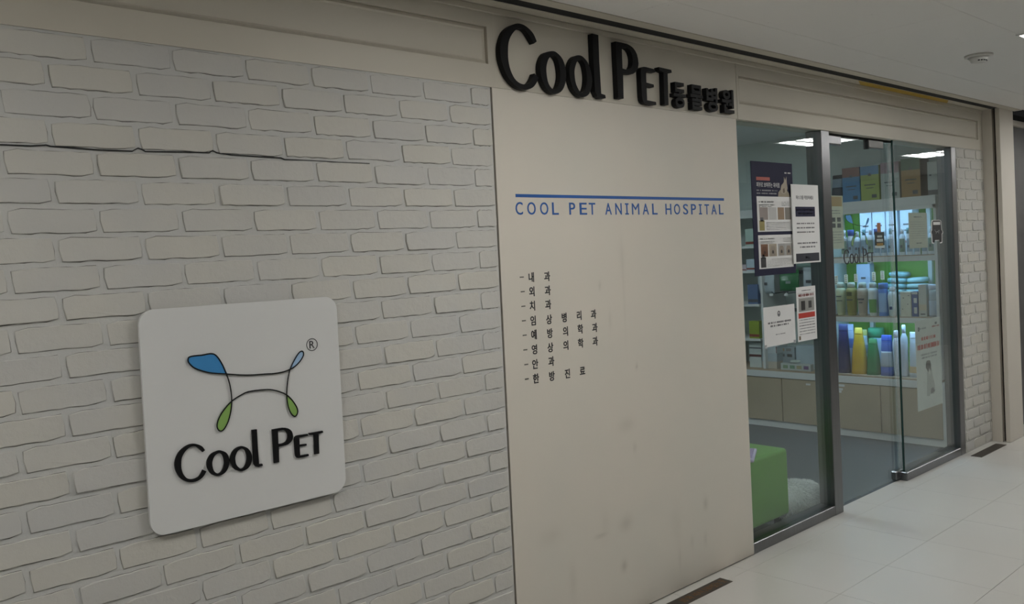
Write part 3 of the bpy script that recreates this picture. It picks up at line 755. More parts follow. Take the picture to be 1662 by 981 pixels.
# base cabinets and worktop
def cabinet(y0, y1, cut, label):
    t = thing('base_cabinet', label, 'cabinet', (XS+.2, (y0+y1)/2, 0), 'base cabinets under the shelves')
    box('body', (XS+.018, y0, .055), (7.055, y1, .43), BEIGE, t)
    box('plinth', (XS+.012, y0, 0), (7.055, y1, .055), WHITE, t)
    ys_ = [y0]+cut+[y1]
    for a_, b_ in zip(ys_[:-1], ys_[1:]): box('door', (XS, a_+.003, .058), (XS+.018, b_-.003, .426), BEIGE, t, bev=.002)
    return t
c1 = cabinet(Y0, 1.12, [.65], 'beige base cabinet with two doors behind the glass door')
box('end_panel', (XS-.006, Y0-.022, 0), (7.055, Y0, .43), WHITE, c1)
c2 = cabinet(1.125, Y3, [1.5], 'beige base cabinet behind the fixed pane and the green bench')
for yy, zz, ww in ((.965, .405, .05), (.975, .375, .04), (.985, .355, .035)): box('sticker', (XS-.001, yy-ww/2, zz-.009), (XS, yy+ww/2, zz+.009), PAPER, c1)
box('sticker', (XS-.001, 1.235, .385), (XS, 1.275, .40), PAPER, c2)
wt = thing('worktop', 'long white worktop with wood strip over the base cabinets', 'worktop', (XS, 1.1, .43))
box('slab', (XS-.008, Y0-.022, .43), (7.058, Y3, .485), WHITE, wt, bev=.002)
box('wood_liner', (XS-.004, Y0, .485), (7.03, Y3, ZK), WOOD, wt)

# ------------------------------------------------------------------ goods
def cm(r, g, b, rough=.45, n=None): return mat(n or 'goods_%d_%d_%d' % (r, g, b), srgb(r, g, b), rough, var=.05, vscale=15)
def span(u0, u1, vt, z, xf):
    v = (vt+onv(u0, z, xf))/2
    a_, b_ = onX(u0, v, xf), onX(u1, v, xf); t = onX((u0+u1)/2, vt, xf)
    return min(a_.y, b_.y), max(a_.y, b_.y), max(.03, t.z-z)
def onv(u, z, xf):
    lo, hi = 200, 760
    for _ in range(30):
        m_ = (lo+hi)/2
        if onX(u, m_, xf).z > z: lo = m_
        else: hi = m_
    return lo
MARK = mat('print_mark', (.10, .10, .11), .6, var=.1)
def carton(u0, u1, vt, z, xf, dep, col, label, cat='box', group=None, bands=(), marks=(), name='carton', side=None, gap=.003):
    y0, y1, h = span(u0, u1, vt, z, xf); y0 += gap/2; y1 -= gap/2
    t = thing(name, label, cat, (xf+dep/2, (y0+y1)/2, z), group)
    box('body', (xf, y0, z), (xf+dep, y1, z+h), col, t, bev=.0015)
    for f0, f1, m_ in bands: box('band', (xf-.0006, y0+.001, z+h*f0), (xf+.0005, y1-.001, z+h*f1), m_, t)
    if side: box('side_print', (xf+.002, y0-.0006, z+.002), (xf+dep-.002, y0, z+h-.002), side, t)
    for fy, fz, wy, wz, m_ in marks:
        yc = y1-(y1-y0)*fy; zc = z+h*fz; dy = (y1-y0)*wy/2; dz = h*wz/2
        box('print', (xf-.0014, yc-dy, zc-dz), (xf, yc+dy, zc+dz), m_, t)
    return t
def bottle(u0, u1, vt, z, xf, col, cap, label, group=None, lab=None, prof='round', cat='bottle', name='bottle', capf=.16, marks=()):
    y0, y1, h = span(u0, u1, vt, z, xf); r = (y1-y0)/2*.96; cx = xf+r*.8
    t = thing(name, label, cat, (cx, (y0+y1)/2, z), group); c_ = (cx, (y0+y1)/2, z); b = 1-capf
    if prof == 'round': P = [(r*.9, 0), (r, h*.02), (r, h*b*.8), (r*.92, h*b*.9), (r*.55, h*b*.98), (r*.45, h*b)]
    elif prof == 'taper': P = [(r*.72, 0), (r*.76, h*.02), (r*.86, h*b*.4), (r, h*b*.85), (r*.95, h*b*.95), (r*.6, h*b)]
    elif prof == 'pear': P = [(r*.62, 0), (r*.68, h*.03), (r*.85, h*.25), (r, h*.6), (r*.97, h*b*.88), (r*.7, h*b*.98), (r*.55, h*b)]
    else: P = [(r*.97, 0), (r, h*.03), (r, h*b*.95), (r*.9, h*b)]
    def sq(nm, prof_, m_): return lathe(nm, [(a_, q) for a_, q in prof_], c_, m_, t, 14, 1.0)
    sq('body', P, col); k = P[-1][0]
    if prof == 'jar': sq('cap', [(r*1.02, h*b), (r*1.02, h*.985), (r*.95, h)], cap)
    else: sq('cap', [(k*1.15, h*b), (k*1.15, h*.97), (k*.9, h)], cap)
    if lab:
        f0, f1, m_ = lab; L_ = []
        def rad(q):
            for (ra, za), (rb, zb__) in zip(P[:-1], P[1:]):
                if za <= q <= zb__ and zb__ > za: return ra+(rb-ra)*(q-za)/(zb__-za)
            return r
        zs_ = [h*(f0+(f1-f0)*i/4) for i in range(5)]; V, F = [], []
        for q in zs_:
            for i in range(9):
                an = math.pi+math.radians(-62+15.5*i); rr_ = rad(q)+.0009; V.append((cx+rr_*math.cos(an), c_[1]+rr_*math.sin(an), z+q))
        for j in range(4):
            for i in range(8): F.append((j*9+i, j*9+i+1, (j+1)*9+i+1, (j+1)*9+i))
        make('label_print', V, F, m_, t, True)
    for fz, wy, wz, m_ in marks:
        x_ = cx-(r+.0015); yc = c_[1]; V = []
        box('print', (x_-.0006, yc-r*wy, z+h*(fz-wz/2)), (x_+.012, yc+r*wy, z+h*(fz+wz/2)), m_, t)
    return t
def pouch(u0, u1, vt, z, xf, col, label, group=None, seal=None, dep=.09, win=None, cat='pouch', top=.8):
    y0, y1, h = span(u0, u1, vt, z, xf); cy = (y0+y1)/2; hw = (y1-y0)/2*.97
    t = thing('pouch', label, cat, (xf+dep/2, cy, z), group); n, k = 18, 9
    def mesh(nm, t0, t1, grow, m_):
        V, F = [], []
        for j in range(k+1):
            q = t0+(t1-t0)*j/k; w = hw*(1-(1-top)*q**1.5)+grow; d = dep/2*max(.03, (1-q)**.62*(1-.12*math.sin(q*9)))+grow
            for i in range(n):
                an = 2*math.pi*i/n; ca, sa = math.cos(an), math.sin(an)
                ex = lambda c: math.copysign(abs(c)**.75, c)
                V.append((xf+dep/2+d*ex(ca), cy+w*ex(sa), z+h*q))
        for j in range(k):
            for i in range(n): F.append((j*n+i, j*n+(i+1) % n, (j+1)*n+(i+1) % n, (j+1)*n+i))
        F += [tuple(range(n))[::-1], tuple(range(k*n, (k+1)*n))]
        return make(nm, V, F, m_, t, True)
    mesh('body', 0, 1, 0, col)
    if seal: mesh('top_seal', .86, .995, .0012, seal)
    if win: mesh('print_band', win[0], win[1], .0008, win[2])
    return t

# boxes standing on top of the shelf
g = 'product boxes on top of the shelf'
BR = cm(140, 95, 85); BLU = cm(85, 140, 185); YG = cm(165, 180, 95); PALE = cm(185, 190, 185); TAN = cm(165, 130, 80); DGR = cm(80, 110, 80); DBR = cm(70, 52, 36)
mk = [(.5, .74, .16, .07, MARK), (.5, .45, .6, .03, MARK), (.5, .36, .4, .02, MARK), (.72, .12, .26, .10, MARK)]
pouch(1346, 1367, 284, Z_TOP, 6.70, cm(150, 165, 180), 'grey and black bag at the left end of the shelf top', g, seal=cm(40, 42, 48), cat='bag', win=(.25, .55, cm(60, 65, 75)))
carton(1367, 1396, 272, Z_TOP, 6.70, .15, BLU, 'blue product box with brown top on the shelf top', 'box', g, [(.72, .995, BR)], mk)
carton(1396.5, 1427, 269, Z_TOP, 6.70, .15, YG, 'yellow-green product box with blue top on the shelf top', 'box', g, [(.74, .995, BLU)], mk)
carton(1429, 1460, 263, Z_TOP, 6.70, .15, PALE, 'pale grey product box with pink top on the shelf top', 'box', g, [(.70, .995, cm(165, 135, 140))], mk)
carton(1462, 1494, 257, Z_TOP, 6.70, .16, TAN, 'tan product box with green top on the shelf top', 'box', g, [(.70, .995, DGR)], mk, side=DBR)
carton(1505, 1522, 262, Z_TOP, 6.72, .14, cm(190, 195, 190), 'white product box with dark foot at the right end of the shelf top', 'box', g, [(.02, .16, cm(60, 62, 72))], [(.3, .6, .2, .05, MARK)])
# upper lit shelf: white cartons behind, white bottles in front
g = 'white cartons at the back of the upper lit shelf'
WB = cm(222, 228, 235)
for i, (u0, u1, lab) in enumerate(((1396, 1415, 'leftmost white carton on the upper lit shelf'), (1416, 1437, 'second white carton from the left on the upper lit shelf'), (1438, 1457, 'third white carton from the left on the upper lit shelf'), (1461, 1482, 'white carton right of the door edge on the upper lit shelf'))):
    carton(u0, u1, 338-i*1.5, Z2, 6.86, .12, WB, lab, 'box', g, [], [(.5, .62, .5, .03, MARK), (.28, .27, .3, .05, cm(190, 90, 90)), (.5, .5, .35, .02, MARK)])
g = 'white bottles along the upper lit shelf'
nth = ['first', 'second', 'third', 'fourth', 'fifth', 'sixth', 'seventh', 'eighth', 'ninth', 'tenth', 'eleventh', 'twelfth']
us = [1369, 1379.5, 1390, 1400.5, 1411.5, 1422, 1433, 1444, 1463, 1475, 1487, 1499, 1510]
for i, u in enumerate(us):
    lab = 'white bottle on the upper lit shelf, %s from the left' % (nth[i] if i < 12 else 'thirteenth')
    k = i % 4
    bottle(u-5, u+5, 374-(i*.5)+(3 if k == 2 else 0), Z2, 6.72, cm(215, 222, 228), [cm(225, 230, 236), cm(70, 100, 175), cm(225, 230, 236), cm(120, 175, 185)][k if i < 9 else (k+2) % 4], lab, g, (.12, .6, cm(150, 170, 185) if k else cm(130, 150, 130)), 'jar' if k == 1 else 'round', capf=.22, marks=[(.32, .35, .10, MARK)])
# middle shelf: shampoo bottles, cartons, tissue packs
g = 'shampoo bottles on the middle shelf'
GRY = cm(190, 195, 180)
bottle(1354, 1370, 459, Z3, 6.70, cm(205, 208, 170), GRY, 'cream shampoo bottle nearest the steel post on the middle shelf', g, (.08, .62, cm(190, 195, 160)), 'taper', marks=[(.58, .5, .03, MARK), (.45, .6, .02, MARK)])
bottle(1370.5, 1388, 459, Z3, 6.70, cm(165, 158, 95), GRY, 'olive green shampoo bottle on the middle shelf', g, (.08, .62, cm(150, 145, 80)), 'taper', marks=[(.66, .45, .12, cm(80, 85, 50)), (.48, .5, .04, MARK)])
bottle(1388.5, 1406, 459, Z3, 6.70, cm(195, 180, 160), GRY, 'beige shampoo bottle on the middle shelf', g, (.08, .62, cm(180, 165, 148)), 'taper', marks=[(.5, .55, .05, MARK), (.4, .3, .03, MARK)])
bottle(1406.5, 1423, 459, Z3, 6.70, cm(210, 215, 210), GRY, 'white shampoo bottle with green label on the middle shelf', g, (.10, .50, cm(110, 165, 90)), 'taper')
bottle(1423.5, 1439, 460, Z3, 6.70, cm(85, 130, 200), cm(95, 140, 205), 'blue shampoo bottle with pale label on the middle shelf', g, (.12, .70, cm(150, 180, 215)), 'jar')
bottle(1438.5, 1454, 466, Z3, 6.70, cm(205, 215, 215), cm(220, 226, 228), 'rounded white bottle left of the door edge on the middle shelf', g, None, 'pear', marks=[(.28, .3, .10, cm(60, 70, 120))])
carton(1461, 1479, 474, Z3, 6.70, .10, cm(205, 203, 185), 'cream dotted carton on the middle shelf', 'box', None, [], [(.3, .75, .12, .04, MARK), (.7, .5, .1, .03, MARK), (.8, .85, .15, .03, MARK), (.2, .3, .1, .03, MARK)])
carton(1479.5, 1490, 474, Z3, 6.70, .10, cm(65, 85, 135), 'narrow blue box with white lettering blocks on the middle shelf', 'box', None, [(.90, .99, cm(210, 212, 205))], [(.6, .65, .5, .2, cm(200, 200, 190)), (.6, .25, .5, .25, cm(200, 200, 190))])
carton(1490.5, 1504, 462, Z3, 6.70, .10, cm(190, 190, 180), 'tall pale grey carton on the middle shelf', 'box', None, [(.2, .38, cm(200, 185, 160))], [(.5, .08, .6, .04, MARK)])
jb = bottle(1505, 1522, 462, Z3, 6.70, CLEAR, cm(205, 215, 230), 'clear plastic tub wrapped in film at the right end of the middle shelf', None, (.05, .5, cm(175, 185, 195)), 'jar', 'tub', 'plastic_tub')
carton(1391, 1413, 429, Z3, 6.90, .08, cm(190, 205, 228), 'pale blue carton standing behind the beige shampoo bottle', 'box', None, [(.0, .62, cm(205, 215, 232))], [(.5, .72, .35, .04, MARK), (.5, .4, .2, .03, cm(120, 90, 110))])
AQ = cm(150, 200, 205, .35); AQ2 = cm(165, 210, 212, .35)
def pack(cx, cy, z, ry, rz, lab, m_):
    t = thing('tissue_pack', lab, 'pack', (cx, cy, z), 'aqua tissue packs heaped on the middle shelf')
    R_ = Matrix.Rotation(rz, 3, 'Z') @ Matrix.Rotation(ry, 3, 'X')
    bm = bmesh.new(); bmesh.ops.create_uvsphere(bm, u_segments=14, v_segments=8, radius=1)
    for v in bm.verts:
        q = Vector([math.copysign(abs(c_)**.5, c_) for c_ in v.co]); v.co = Vector((cx, cy, z+.022))+R_ @ Vector((q.x*.065, q.y*.072, q.z*.020))
    from_bm('packet', bm, m_, t, True)
    bm = bm_box((-.03, -.05, .017), (.03, .05, .0205), .001)
    for v in bm.verts: v.co = Vector((cx, cy, z+.022))+R_ @ v.co
    from_bm('flap', bm, AQ2, t)
    return t
zpk = Z3+span(1440, 1500, 478, Z3, 6.84)[2]
carton(1440, 1500, 478, Z3, 6.84, .14, cm(180, 185, 185), 'low grey tray under the heap of tissue packs', 'tray', name='storage_tray')
side_ = ['leftmost bottom', 'middle bottom', 'rightmost bottom', 'left second-layer', 'right second-layer', 'left third-layer', 'right third-layer', 'topmost']
for i, (y, z, tl_) in enumerate(((.595, .0, .0), (.443, .0, .0), (.291, .0, 0), (.59, .044, .02), (.435, .044, -.02), (.585, .089, .03), (.43, .089, -.05), (.57, .135, .05))):
    pack(6.90, y, zpk+z-.002, tl_, .1*(i % 3-1), 'aqua wrapped tissue pack, %s in the heap' % side_[i], AQ if i % 2 else AQ2)
# price cards standing among the shampoo bottles
PC = cm(205, 190, 165)
for i, (u, v0, v1) in enumerate(((1357.5, 448, 463), (1373, 446, 460), (1389, 445, 458), (1418, 442, 456), (1432, 440, 454))):
    a_ = onX(u, v0, 6.80); b_ = onX(u, v1, 6.80)
    t = thing('price_card', 'small cream card on a wire above the shampoo bottles, %s from the left' % nth[i], 'card', (6.80, a_.y, Z3), 'price cards on the middle shelf')
    box('wire', (6.799, a_.y-.001, Z3), (6.801, a_.y+.001, b_.z), STEEL, t)
    box('card', (6.798, a_.y-.014, b_.z), (6.802, a_.y+.014, a_.z), PC, t)
    for k in range(4): box('print', (6.7972, a_.y-.008, b_.z+(a_.z-b_.z)*(.15+.22*k)), (6.798, a_.y+.009, b_.z+(a_.z-b_.z)*(.26+.22*k)), cm(120, 95, 70), t)
# worktop row: pouches and bottles
g = 'food pouches on the worktop'
pouch(1356, 1374, 527, ZK, 6.69, cm(38, 42, 85, .25), 'navy blue glossy food pouch next to the steel post', g, seal=cm(45, 50, 90), dep=.10)
pouch(1366, 1384, 527, ZK, 6.80, cm(185, 200, 225), 'white and blue food pouch behind the yellow one', g, seal=cm(175, 190, 220), win=(.5, .7, cm(80, 120, 195)))
pouch(1377, 1402, 533, ZK, 6.69, cm(205, 165, 50, .25), 'yellow glossy food pouch on the worktop', g, seal=cm(215, 185, 70), dep=.11, top=.45)
pouch(1390, 1406, 536, ZK, 6.81, cm(180, 200, 210), 'white food pouch behind the yellow and green ones', g, seal=cm(190, 190, 110), dep=.08, win=(.45, .65, cm(120, 150, 165)))
pouch(1402, 1423, 551, ZK, 6.69, cm(45, 125, 75, .25), 'green glossy food pouch on the worktop', g, seal=cm(70, 150, 95), dep=.11, top=.6)
bottle(1406, 1431, 533, ZK, 6.905, cm(60, 160, 120), cm(75, 180, 135), 'large tub with bright green lid behind the green pouch', None, None, 'jar', 'tub', 'plastic_tub', capf=.2)
pouch(1413, 1436, 550, ZK, 6.805, cm(165, 190, 215), 'pale blue food pouch behind the green one', g, seal=cm(150, 185, 215), dep=.08)
pouch(1425, 1446, 545, ZK, 6.69, cm(70, 100, 175, .25), 'blue food pouch with white panel on the worktop', g, seal=cm(60, 100, 205), dep=.10, win=(.22, .6, cm(175, 185, 195)))
bottle(1447, 1459, 537, ZK, 6.71, cm(195, 205, 220), cm(215, 222, 232), 'tall white bottle left of the door edge on the worktop', 'white bottles on the worktop', None, 'pear')
bottle(1460, 1472, 528, ZK, 6.72, cm(195, 205, 220), cm(215, 222, 232), 'tall white bottle right of the door edge on the worktop', 'white bottles on the worktop', None, 'round')
pouch(1472, 1491, 540, ZK, 6.70, cm(190, 200, 210), 'white food pouch with tan foot beside the dog poster', g, seal=cm(210, 218, 228), win=(.10, .24, cm(195, 165, 120)))
# hanging treat bags
def hang(y, zb__, w, h, m_, lab, mark):
    t = thing('treat_bag', lab, 'bag', (6.70, y, zb__), 'treat bags hanging on hooks'); n, k = 16, 8; V, F = [], []
    for j in range(k+1):
        q = j/k; d = .022*max(.06, math.sin(math.pi*min(1, q*1.12+.02)))
        for i in range(n):
            an = 2*math.pi*i/n; V.append((6.715+d*math.cos(an), y+w/2*math.copysign(abs(math.sin(an))**.5, math.sin(an)), zb__+h*q))
    for j in range(k):
        for i in range(n): F.append((j*n+i, j*n+(i+1) % n, (j+1)*n+(i+1) % n, (j+1)*n+i))
    F += [tuple(range(n))[::-1], tuple(range(k*n, (k+1)*n))]
    make('bag', V, F, m_, t, True); box('header', (6.713, y-w/2, zb__+h), (6.717, y+w/2, zb__+h+.03), m_, t)
    if mark: box('print', (6.690, y-.022, zb__+h*.42), (6.697, y+.022, zb__+h*.56), mark, t)
SILV = cm(190, 200, 205, .25); GRN = cm(60, 120, 75, .25)
hang(1.64, 1.145, .16, .17, SILV, 'silver treat bag hanging lowest left under the dark poster', MARK)
hang(1.42, 1.165, .18, .15, GRN, 'green treat bag hanging below the dark poster', cm(140, 155, 150))
hang(1.235, 1.16, .11, .17, SILV, 'silver treat bag hanging behind the red striped notice', MARK)
for i, (y, lab) in enumerate(((1.60, 'left'), (1.44, 'middle'), (1.28, 'right'))):
    hang(y, 1.36, .13, .19, cm(150, 175, 165, .3), 'pale green treat bag, %s one of the upper hook row' % lab, None)
# small goods of the far shelf column
g = 'small boxes on the far shelf column'
for z, hh_, col, lab in ((1.56, .15, cm(185, 205, 195), 'pale mint'), (1.345, .10, cm(190, 205, 215), 'pale blue'), (1.345, .055, cm(205, 190, 195), 'pale pink'), (1.055, .17, cm(95, 115, 150), 'slate blue'), (.755, .15, cm(150, 165, 60), 'lime green')):
    yc = 1.755 if hh_ != .055 else 1.86
    t = thing('product_box', '%s box on the far shelf column at the back of the shop' % lab, 'box', (6.72, yc, z), g)
    box('body', (6.68, yc-.05, z), (6.76, yc+.05, z+hh_), col, t, bev=.001)
    box('band', (6.6794, yc-.049, z+hh_*.1), (6.6805, yc+.049, z+hh_*.25), cm(140, 70, 55) if hh_ < .16 else MARK, t)
# cartons on the left worktop
g = 'cartons on the worktop behind the notices'
carton(1216, 1236, 556, ZK, 6.70, .12, cm(205, 210, 205), 'white bag-like carton with black and red bands on the left worktop', 'box', g, [(.42, .52, cm(90, 45, 40)), (.75, .8, MARK)])
carton(1237, 1261, 587, ZK, 6.70, .10, cm(205, 195, 180), 'cream carton, lowest of the stack on the left worktop', 'box', g)
zz = ZK+span(1237, 1261, 587, ZK, 6.70)[2]
t = carton(1237, 1261, 574, zz, 6.70, .10, cm(190, 200, 205), 'pale grey carton, middle of the stack on the left worktop', 'box', g)
zz2 = zz+span(1237, 1261, 574, zz, 6.70)[2]
carton(1237, 1261, 562, zz2, 6.70, .10, cm(205, 212, 214), 'white carton, topmost of the stack on the left worktop', 'box', g, [], [(.97, .5, .05, .9, cm(110, 60, 55))])
carton(1292, 1322, 562, ZK, 6.80, .12, cm(185, 200, 208), 'large pale blue carton behind the notices on the left worktop', 'box', g)
carton(1263, 1290, 564, ZK, 6.80, .10, cm(170, 180, 185), 'grey carton with picture squares on the left worktop', 'box', g, [], [(.25, .88, .3, .14, cm(190, 160, 120)), (.65, .88, .3, .14, cm(150, 145, 140)), (.25, .6, .3, .14, cm(120, 120, 115)), (.7, .6, .3, .14, cm(100, 100, 95))])
carton(1267, 1316, 591, ZK, 6.665, .05, cm(195, 200, 195), 'low display carton with four coloured squares on the left worktop', 'box', g, [], [(.16, .5, .16, .5, cm(140, 160, 125)), (.39, .5, .16, .5, cm(120, 155, 125)), (.62, .5, .16, .5, cm(180, 170, 130)), (.85, .5, .16, .5, cm(125, 95, 135))])
fb = lathe('foil_pack', [(.03, 0), (.038, .008), (.03, .018), (.008, .022)], (6.69, 1.38, ZK+.065), cm(200, 210, 200, .2), None, 12, 1.3, loc=(6.69, 1.38, ZK+.065)); tag(fb, 'shiny foil packet lying on the low display carton', 'packet')

# ------------------------------------------------------------------ bench, packet and dog behind the glass
GB = mat('green_leatherette', srgb(112, 160, 72), .42, var=.03, vscale=6, bump=.05, bscale=200)
bn = thing('bench', 'green upholstered bench block behind the fixed pane', 'bench', (3.75, .34, 0))
box('seat_block', (3.20, .085, .075), (4.312, .60, .44), GB, bn, bev=.022, seg=4)
for p in bn.children[0].data.polygons: p.use_smooth = True
for x, y in ((4.24, .13), (4.24, .54), (3.28, .13), (3.28, .54)): lathe('leg', [(.012, 0), (.014, .004), (.014, .08)], (x, y, 0), STEEL, bn, 12)
LIL = mat('lilac_pattern', srgb(205, 190, 215), .4, var=.12, vscale=90)
pk = thing('folded_packet', 'lilac and white patterned packet lying on the green bench', 'packet', (3.98, .16, .44))
bm = bm_box((-.14, -.065, 0), (.14, .065, .016), .005, 2)
for v in bm.verts: v.co = Matrix.Rotation(.5, 3, 'Z') @ v.co + Vector((3.995, .165, .4405+.002*math.sin(v.co.x*40)))
from_bm('packet', bm, LIL, pk, True)
bm = bm_box((-.128, -.053, .0150), (.128, .053, .0172))
for v in bm.verts: v.co = Matrix.Rotation(.5, 3, 'Z') @ v.co + Vector((3.995, .165, .4405))
from_bm('printed_face', bm, mat('lilac_print', srgb(175, 150, 190), .4, var=.25, vscale=140), pk)

FUR = mat('white_fur', (.90, .90, .88), .8, var=.04, vscale=20)
dg = thing('dog', 'fluffy white dog lying on the floor between bench and steel post', 'dog', (4.62, .26, 0))
ELL = [((4.56, .245, .080), (.145, .125, .088)), ((4.45, .27, .07), (.11, .12, .08)), ((4.715, .215, .078), (.088, .085, .078)), ((4.80, .20, .045), (.05, .05, .04)), ((4.765, .215, .115), (.03, .035, .034)), ((4.66, .25, .11), (.07, .06, .05)), ((4.66, .17, .03), (.09, .05, .03))]
def dog_r(o, d):
    best = 0
    for c_, r_ in ELL:
        oo = Vector([(o[i]-c_[i])/r_[i] for i in range(3)]); dd = Vector([d[i]/r_[i] for i in range(3)])
        A = dd.dot(dd); B = oo.dot(dd); Q = oo.dot(oo)-1; D_ = B*B-A*Q
        if D_ > 0: best = max(best, (-B+math.sqrt(D_))/A)
    return best
V, F, nu, nv = [], [], 64, 32; o0 = Vector((4.62, .24, .075))
dd_ = [[Vector((math.sin(math.pi*j/nv)*math.cos(2*math.pi*i/nu), math.sin(math.pi*j/nv)*math.sin(2*math.pi*i/nu), math.cos(math.pi*j/nv))) for i in range(nu)] for j in range(nv+1)]
rad_ = [[dog_r(o0, d) for d in row] for row in dd_]
for _ in range(3): rad_ = [[(rad_[j][i]*2+rad_[j][i-1]+rad_[j][(i+1) % nu]+rad_[max(0, j-1)][i]+rad_[min(nv, j+1)][i])/6 for i in range(nu)] for j in range(nv+1)]
for j in range(nv+1):
    for i in range(nu):
        p = o0+dd_[j][i]*rad_[j][i]; p.z = max(.001, p.z); V.append(p)
for j in range(nv):
    for i in range(nu): F.append((j*nu+i, (j+1)*nu+i, (j+1)*nu+(i+1) % nu, j*nu+(i+1) % nu))
body = make('body', V, F, FUR, dg, True)
rn = random.Random(5); hv, hf = [], []
for k in range(14000):
    ph = rn.uniform(0, 2*math.pi); ct = rn.uniform(-.6, 1); st = math.sqrt(1-ct*ct); d = Vector((st*math.cos(ph), st*math.sin(ph), ct))
    p = o0+d*rad_[int(math.acos(ct)/math.pi*nv+.5)][int(ph/(2*math.pi)*nu) % nu]*.985; p.z = max(.004, p.z)
    g_ = (d+Vector((rn.uniform(-.5, .5)+.25, rn.uniform(-.5, .5)-.15, rn.uniform(-.5, .2)-.3))).normalized(); L_ = rn.uniform(.014, .032)
    s_ = g_.cross(Vector((rn.uniform(-1, 1), rn.uniform(-1, 1), rn.uniform(-1, 1)))).normalized()*.0024
    q = p+g_*L_; q.z = max(.002, q.z-.004); n = len(hv); hv += [p-s_, p+s_, q]; hf.append((n, n+1, n+2))
fo = make('fur', hv, hf, FUR, dg); fo['kind'] = 'stuff'

# ------------------------------------------------------------------ papers and posters on the glass
def sheet(name, x0, x1, z0, z1, y, th, m_, label, cat, skew=0.0):
    """paper or board in the plane of the glass, front face at y"""
    t = thing(name, label, cat, ((x0+x1)/2, y, z0))
    box('sheet', (x0, y, z0), (x1, y+th, z1), m_, t, bev=min(.001, th*.3))
    f = lambda a_, b_: (x0+(x1-x0)*a_, z0+(z1-z0)*b_)
    def patch(nm, a0, a1, b0, b1, mm, lift=.0006):
        p, q = f(a0, b0), f(a1, b1); return box(nm, (p[0], y-lift, p[1]), (q[0], y, q[1]), mm, t)
    def line(a0, a1, b, hgt, mm=INK, seed=0):
        """illegible line of small print: a row of little blocks"""
        rn_ = random.Random(seed+int(b*1000)); V, F = [], []; a_ = a0
        while a_ < a1:
            w = rn_.uniform(.012, .03); e_ = min(a_+w, a1); k = rn_.uniform(.75, 1)
            p, q = f(a_, b-hgt/2*k), f(e_, b+hgt/2*k); n = len(V)
            V += [(p[0], y-.0006, p[1]), (q[0], y-.0006, p[1]), (q[0], y-.0006, q[1]), (p[0], y-.0006, q[1]), (p[0], y, p[1]), (q[0], y, p[1]), (q[0], y, q[1]), (p[0], y, q[1])]
            F += [(n, n+1, n+2, n+3), (n, n+4, n+5, n+1), (n+1, n+5, n+6, n+2), (n+2, n+6, n+7, n+3), (n+3, n+7, n+4, n)]
            a_ = e_+(rn_.uniform(.005, .01) if rn_.random() < .75 else .03)
        make('print_line', V, F, mm, t)
    def text(s, a0, a1, b0, b1, mm, bold=.01):
        p, q = f(a0, b0), f(a1, b1); put_text('print_text', s, (p[0], y, p[1]), EX, EZ, q[0]-p[0], q[1]-p[1], .0006, mm, t, bold)
    return t, patch, line, text
GYINK = mat('light_grey_ink', (.32, .32, .33), .6, var=.1)
WINK = mat('white_ink', (.62, .62, .62), .6, var=.05)
# dark poster held by suction cups on the fixed pane
t, patch, line, text = sheet('poster', 3.955, 4.360, 1.396, 1.988, .0195, .004, NAVY, 'tall dark blue poster with two white panels on the left pane', 'poster')
patch('top_block', 0, 1, .70, 1, mat('charcoal_print', (.012, .0125, .014), .6, var=.1, spec=.12), .0004)
patch('title_tag', .11, .43, .835, .865, cm(170, 85, 75))
text('피부로 보여주는 차이점', .11, .66, .775, .82, WINK)
line(.11, .60, .748, .012, GYINK, 1); line(.11, .58, .722, .012, GYINK, 2); line(.80, .95, .912, .014, WINK, 9)
FURP = cm(150, 140, 120)
def pic(t_, x0, w, z0, h, y, pts, m_, nm, lift): prism(nm, [[Vector((x0+w*a_, y, z0+h*b_)) for a_, b_ in pts]], Vector((0, -lift, 0)), m_, t_)
def pdog(pts, m_, nm, lift): pic(t, 3.955, .405, 1.396, .592, .0195, pts, m_, nm, lift)
pdog([(.62, .696), (.63, .735), (.68, .758), (.74, .76), (.84, .755), (.89, .73), (.91, .696)], FURP, 'picture_dog_body', .0005)
pdog([(.70, .73), (.69, .77), (.71, .80), (.75, .815), (.775, .83), (.785, .875), (.81, .845), (.84, .88), (.845, .82), (.86, .775), (.83, .735), (.77, .72)], cm(165, 155, 138), 'picture_dog_head', .0009)
pdog([(.74, .735), (.74, .765), (.78, .775), (.79, .745), (.77, .728)], cm(105, 92, 78), 'picture_dog_muzzle', .0012)
patch('panel', .10, .94, .385, .695, PAPER); patch('panel', .10, .94, .06, .355, PAPER)
for b0 in (.385, .06):
    line(.15, .5, b0+.262, .014, INK, 3); line(.15, .55, b0+.236, .009, GYINK, 4); line(.15, .45, b0+.222, .008, GYINK, 5); line(.70, .90, b0+.262, .008, GYINK, 6); line(.70, .90, b0+.247, .007, GYINK, 7); line(.70, .90, b0+.232, .007, GYINK, 8)
    for k in range(5): line(.30, .90, b0+.078-k*.015, .006, GYINK, 10+k)
    patch('pictured_bottle', .14, .26, b0+.01, b0+.10, cm(60, 60, 62) if b0 < .2 else cm(150, 140, 85), .0012)
    patch('pictured_cap', .165, .235, b0+.09, b0+.125, INK, .0012)
pc = [cm(150, 140, 135), cm(190, 190, 188), cm(150, 128, 105), cm(135, 130, 122)]
for k, (a0, a1) in enumerate(((.15, .35), (.37, .56), (.59, .75), (.77, .92))): patch('photo', a0, a1, .49, .60, pc[k], .001)
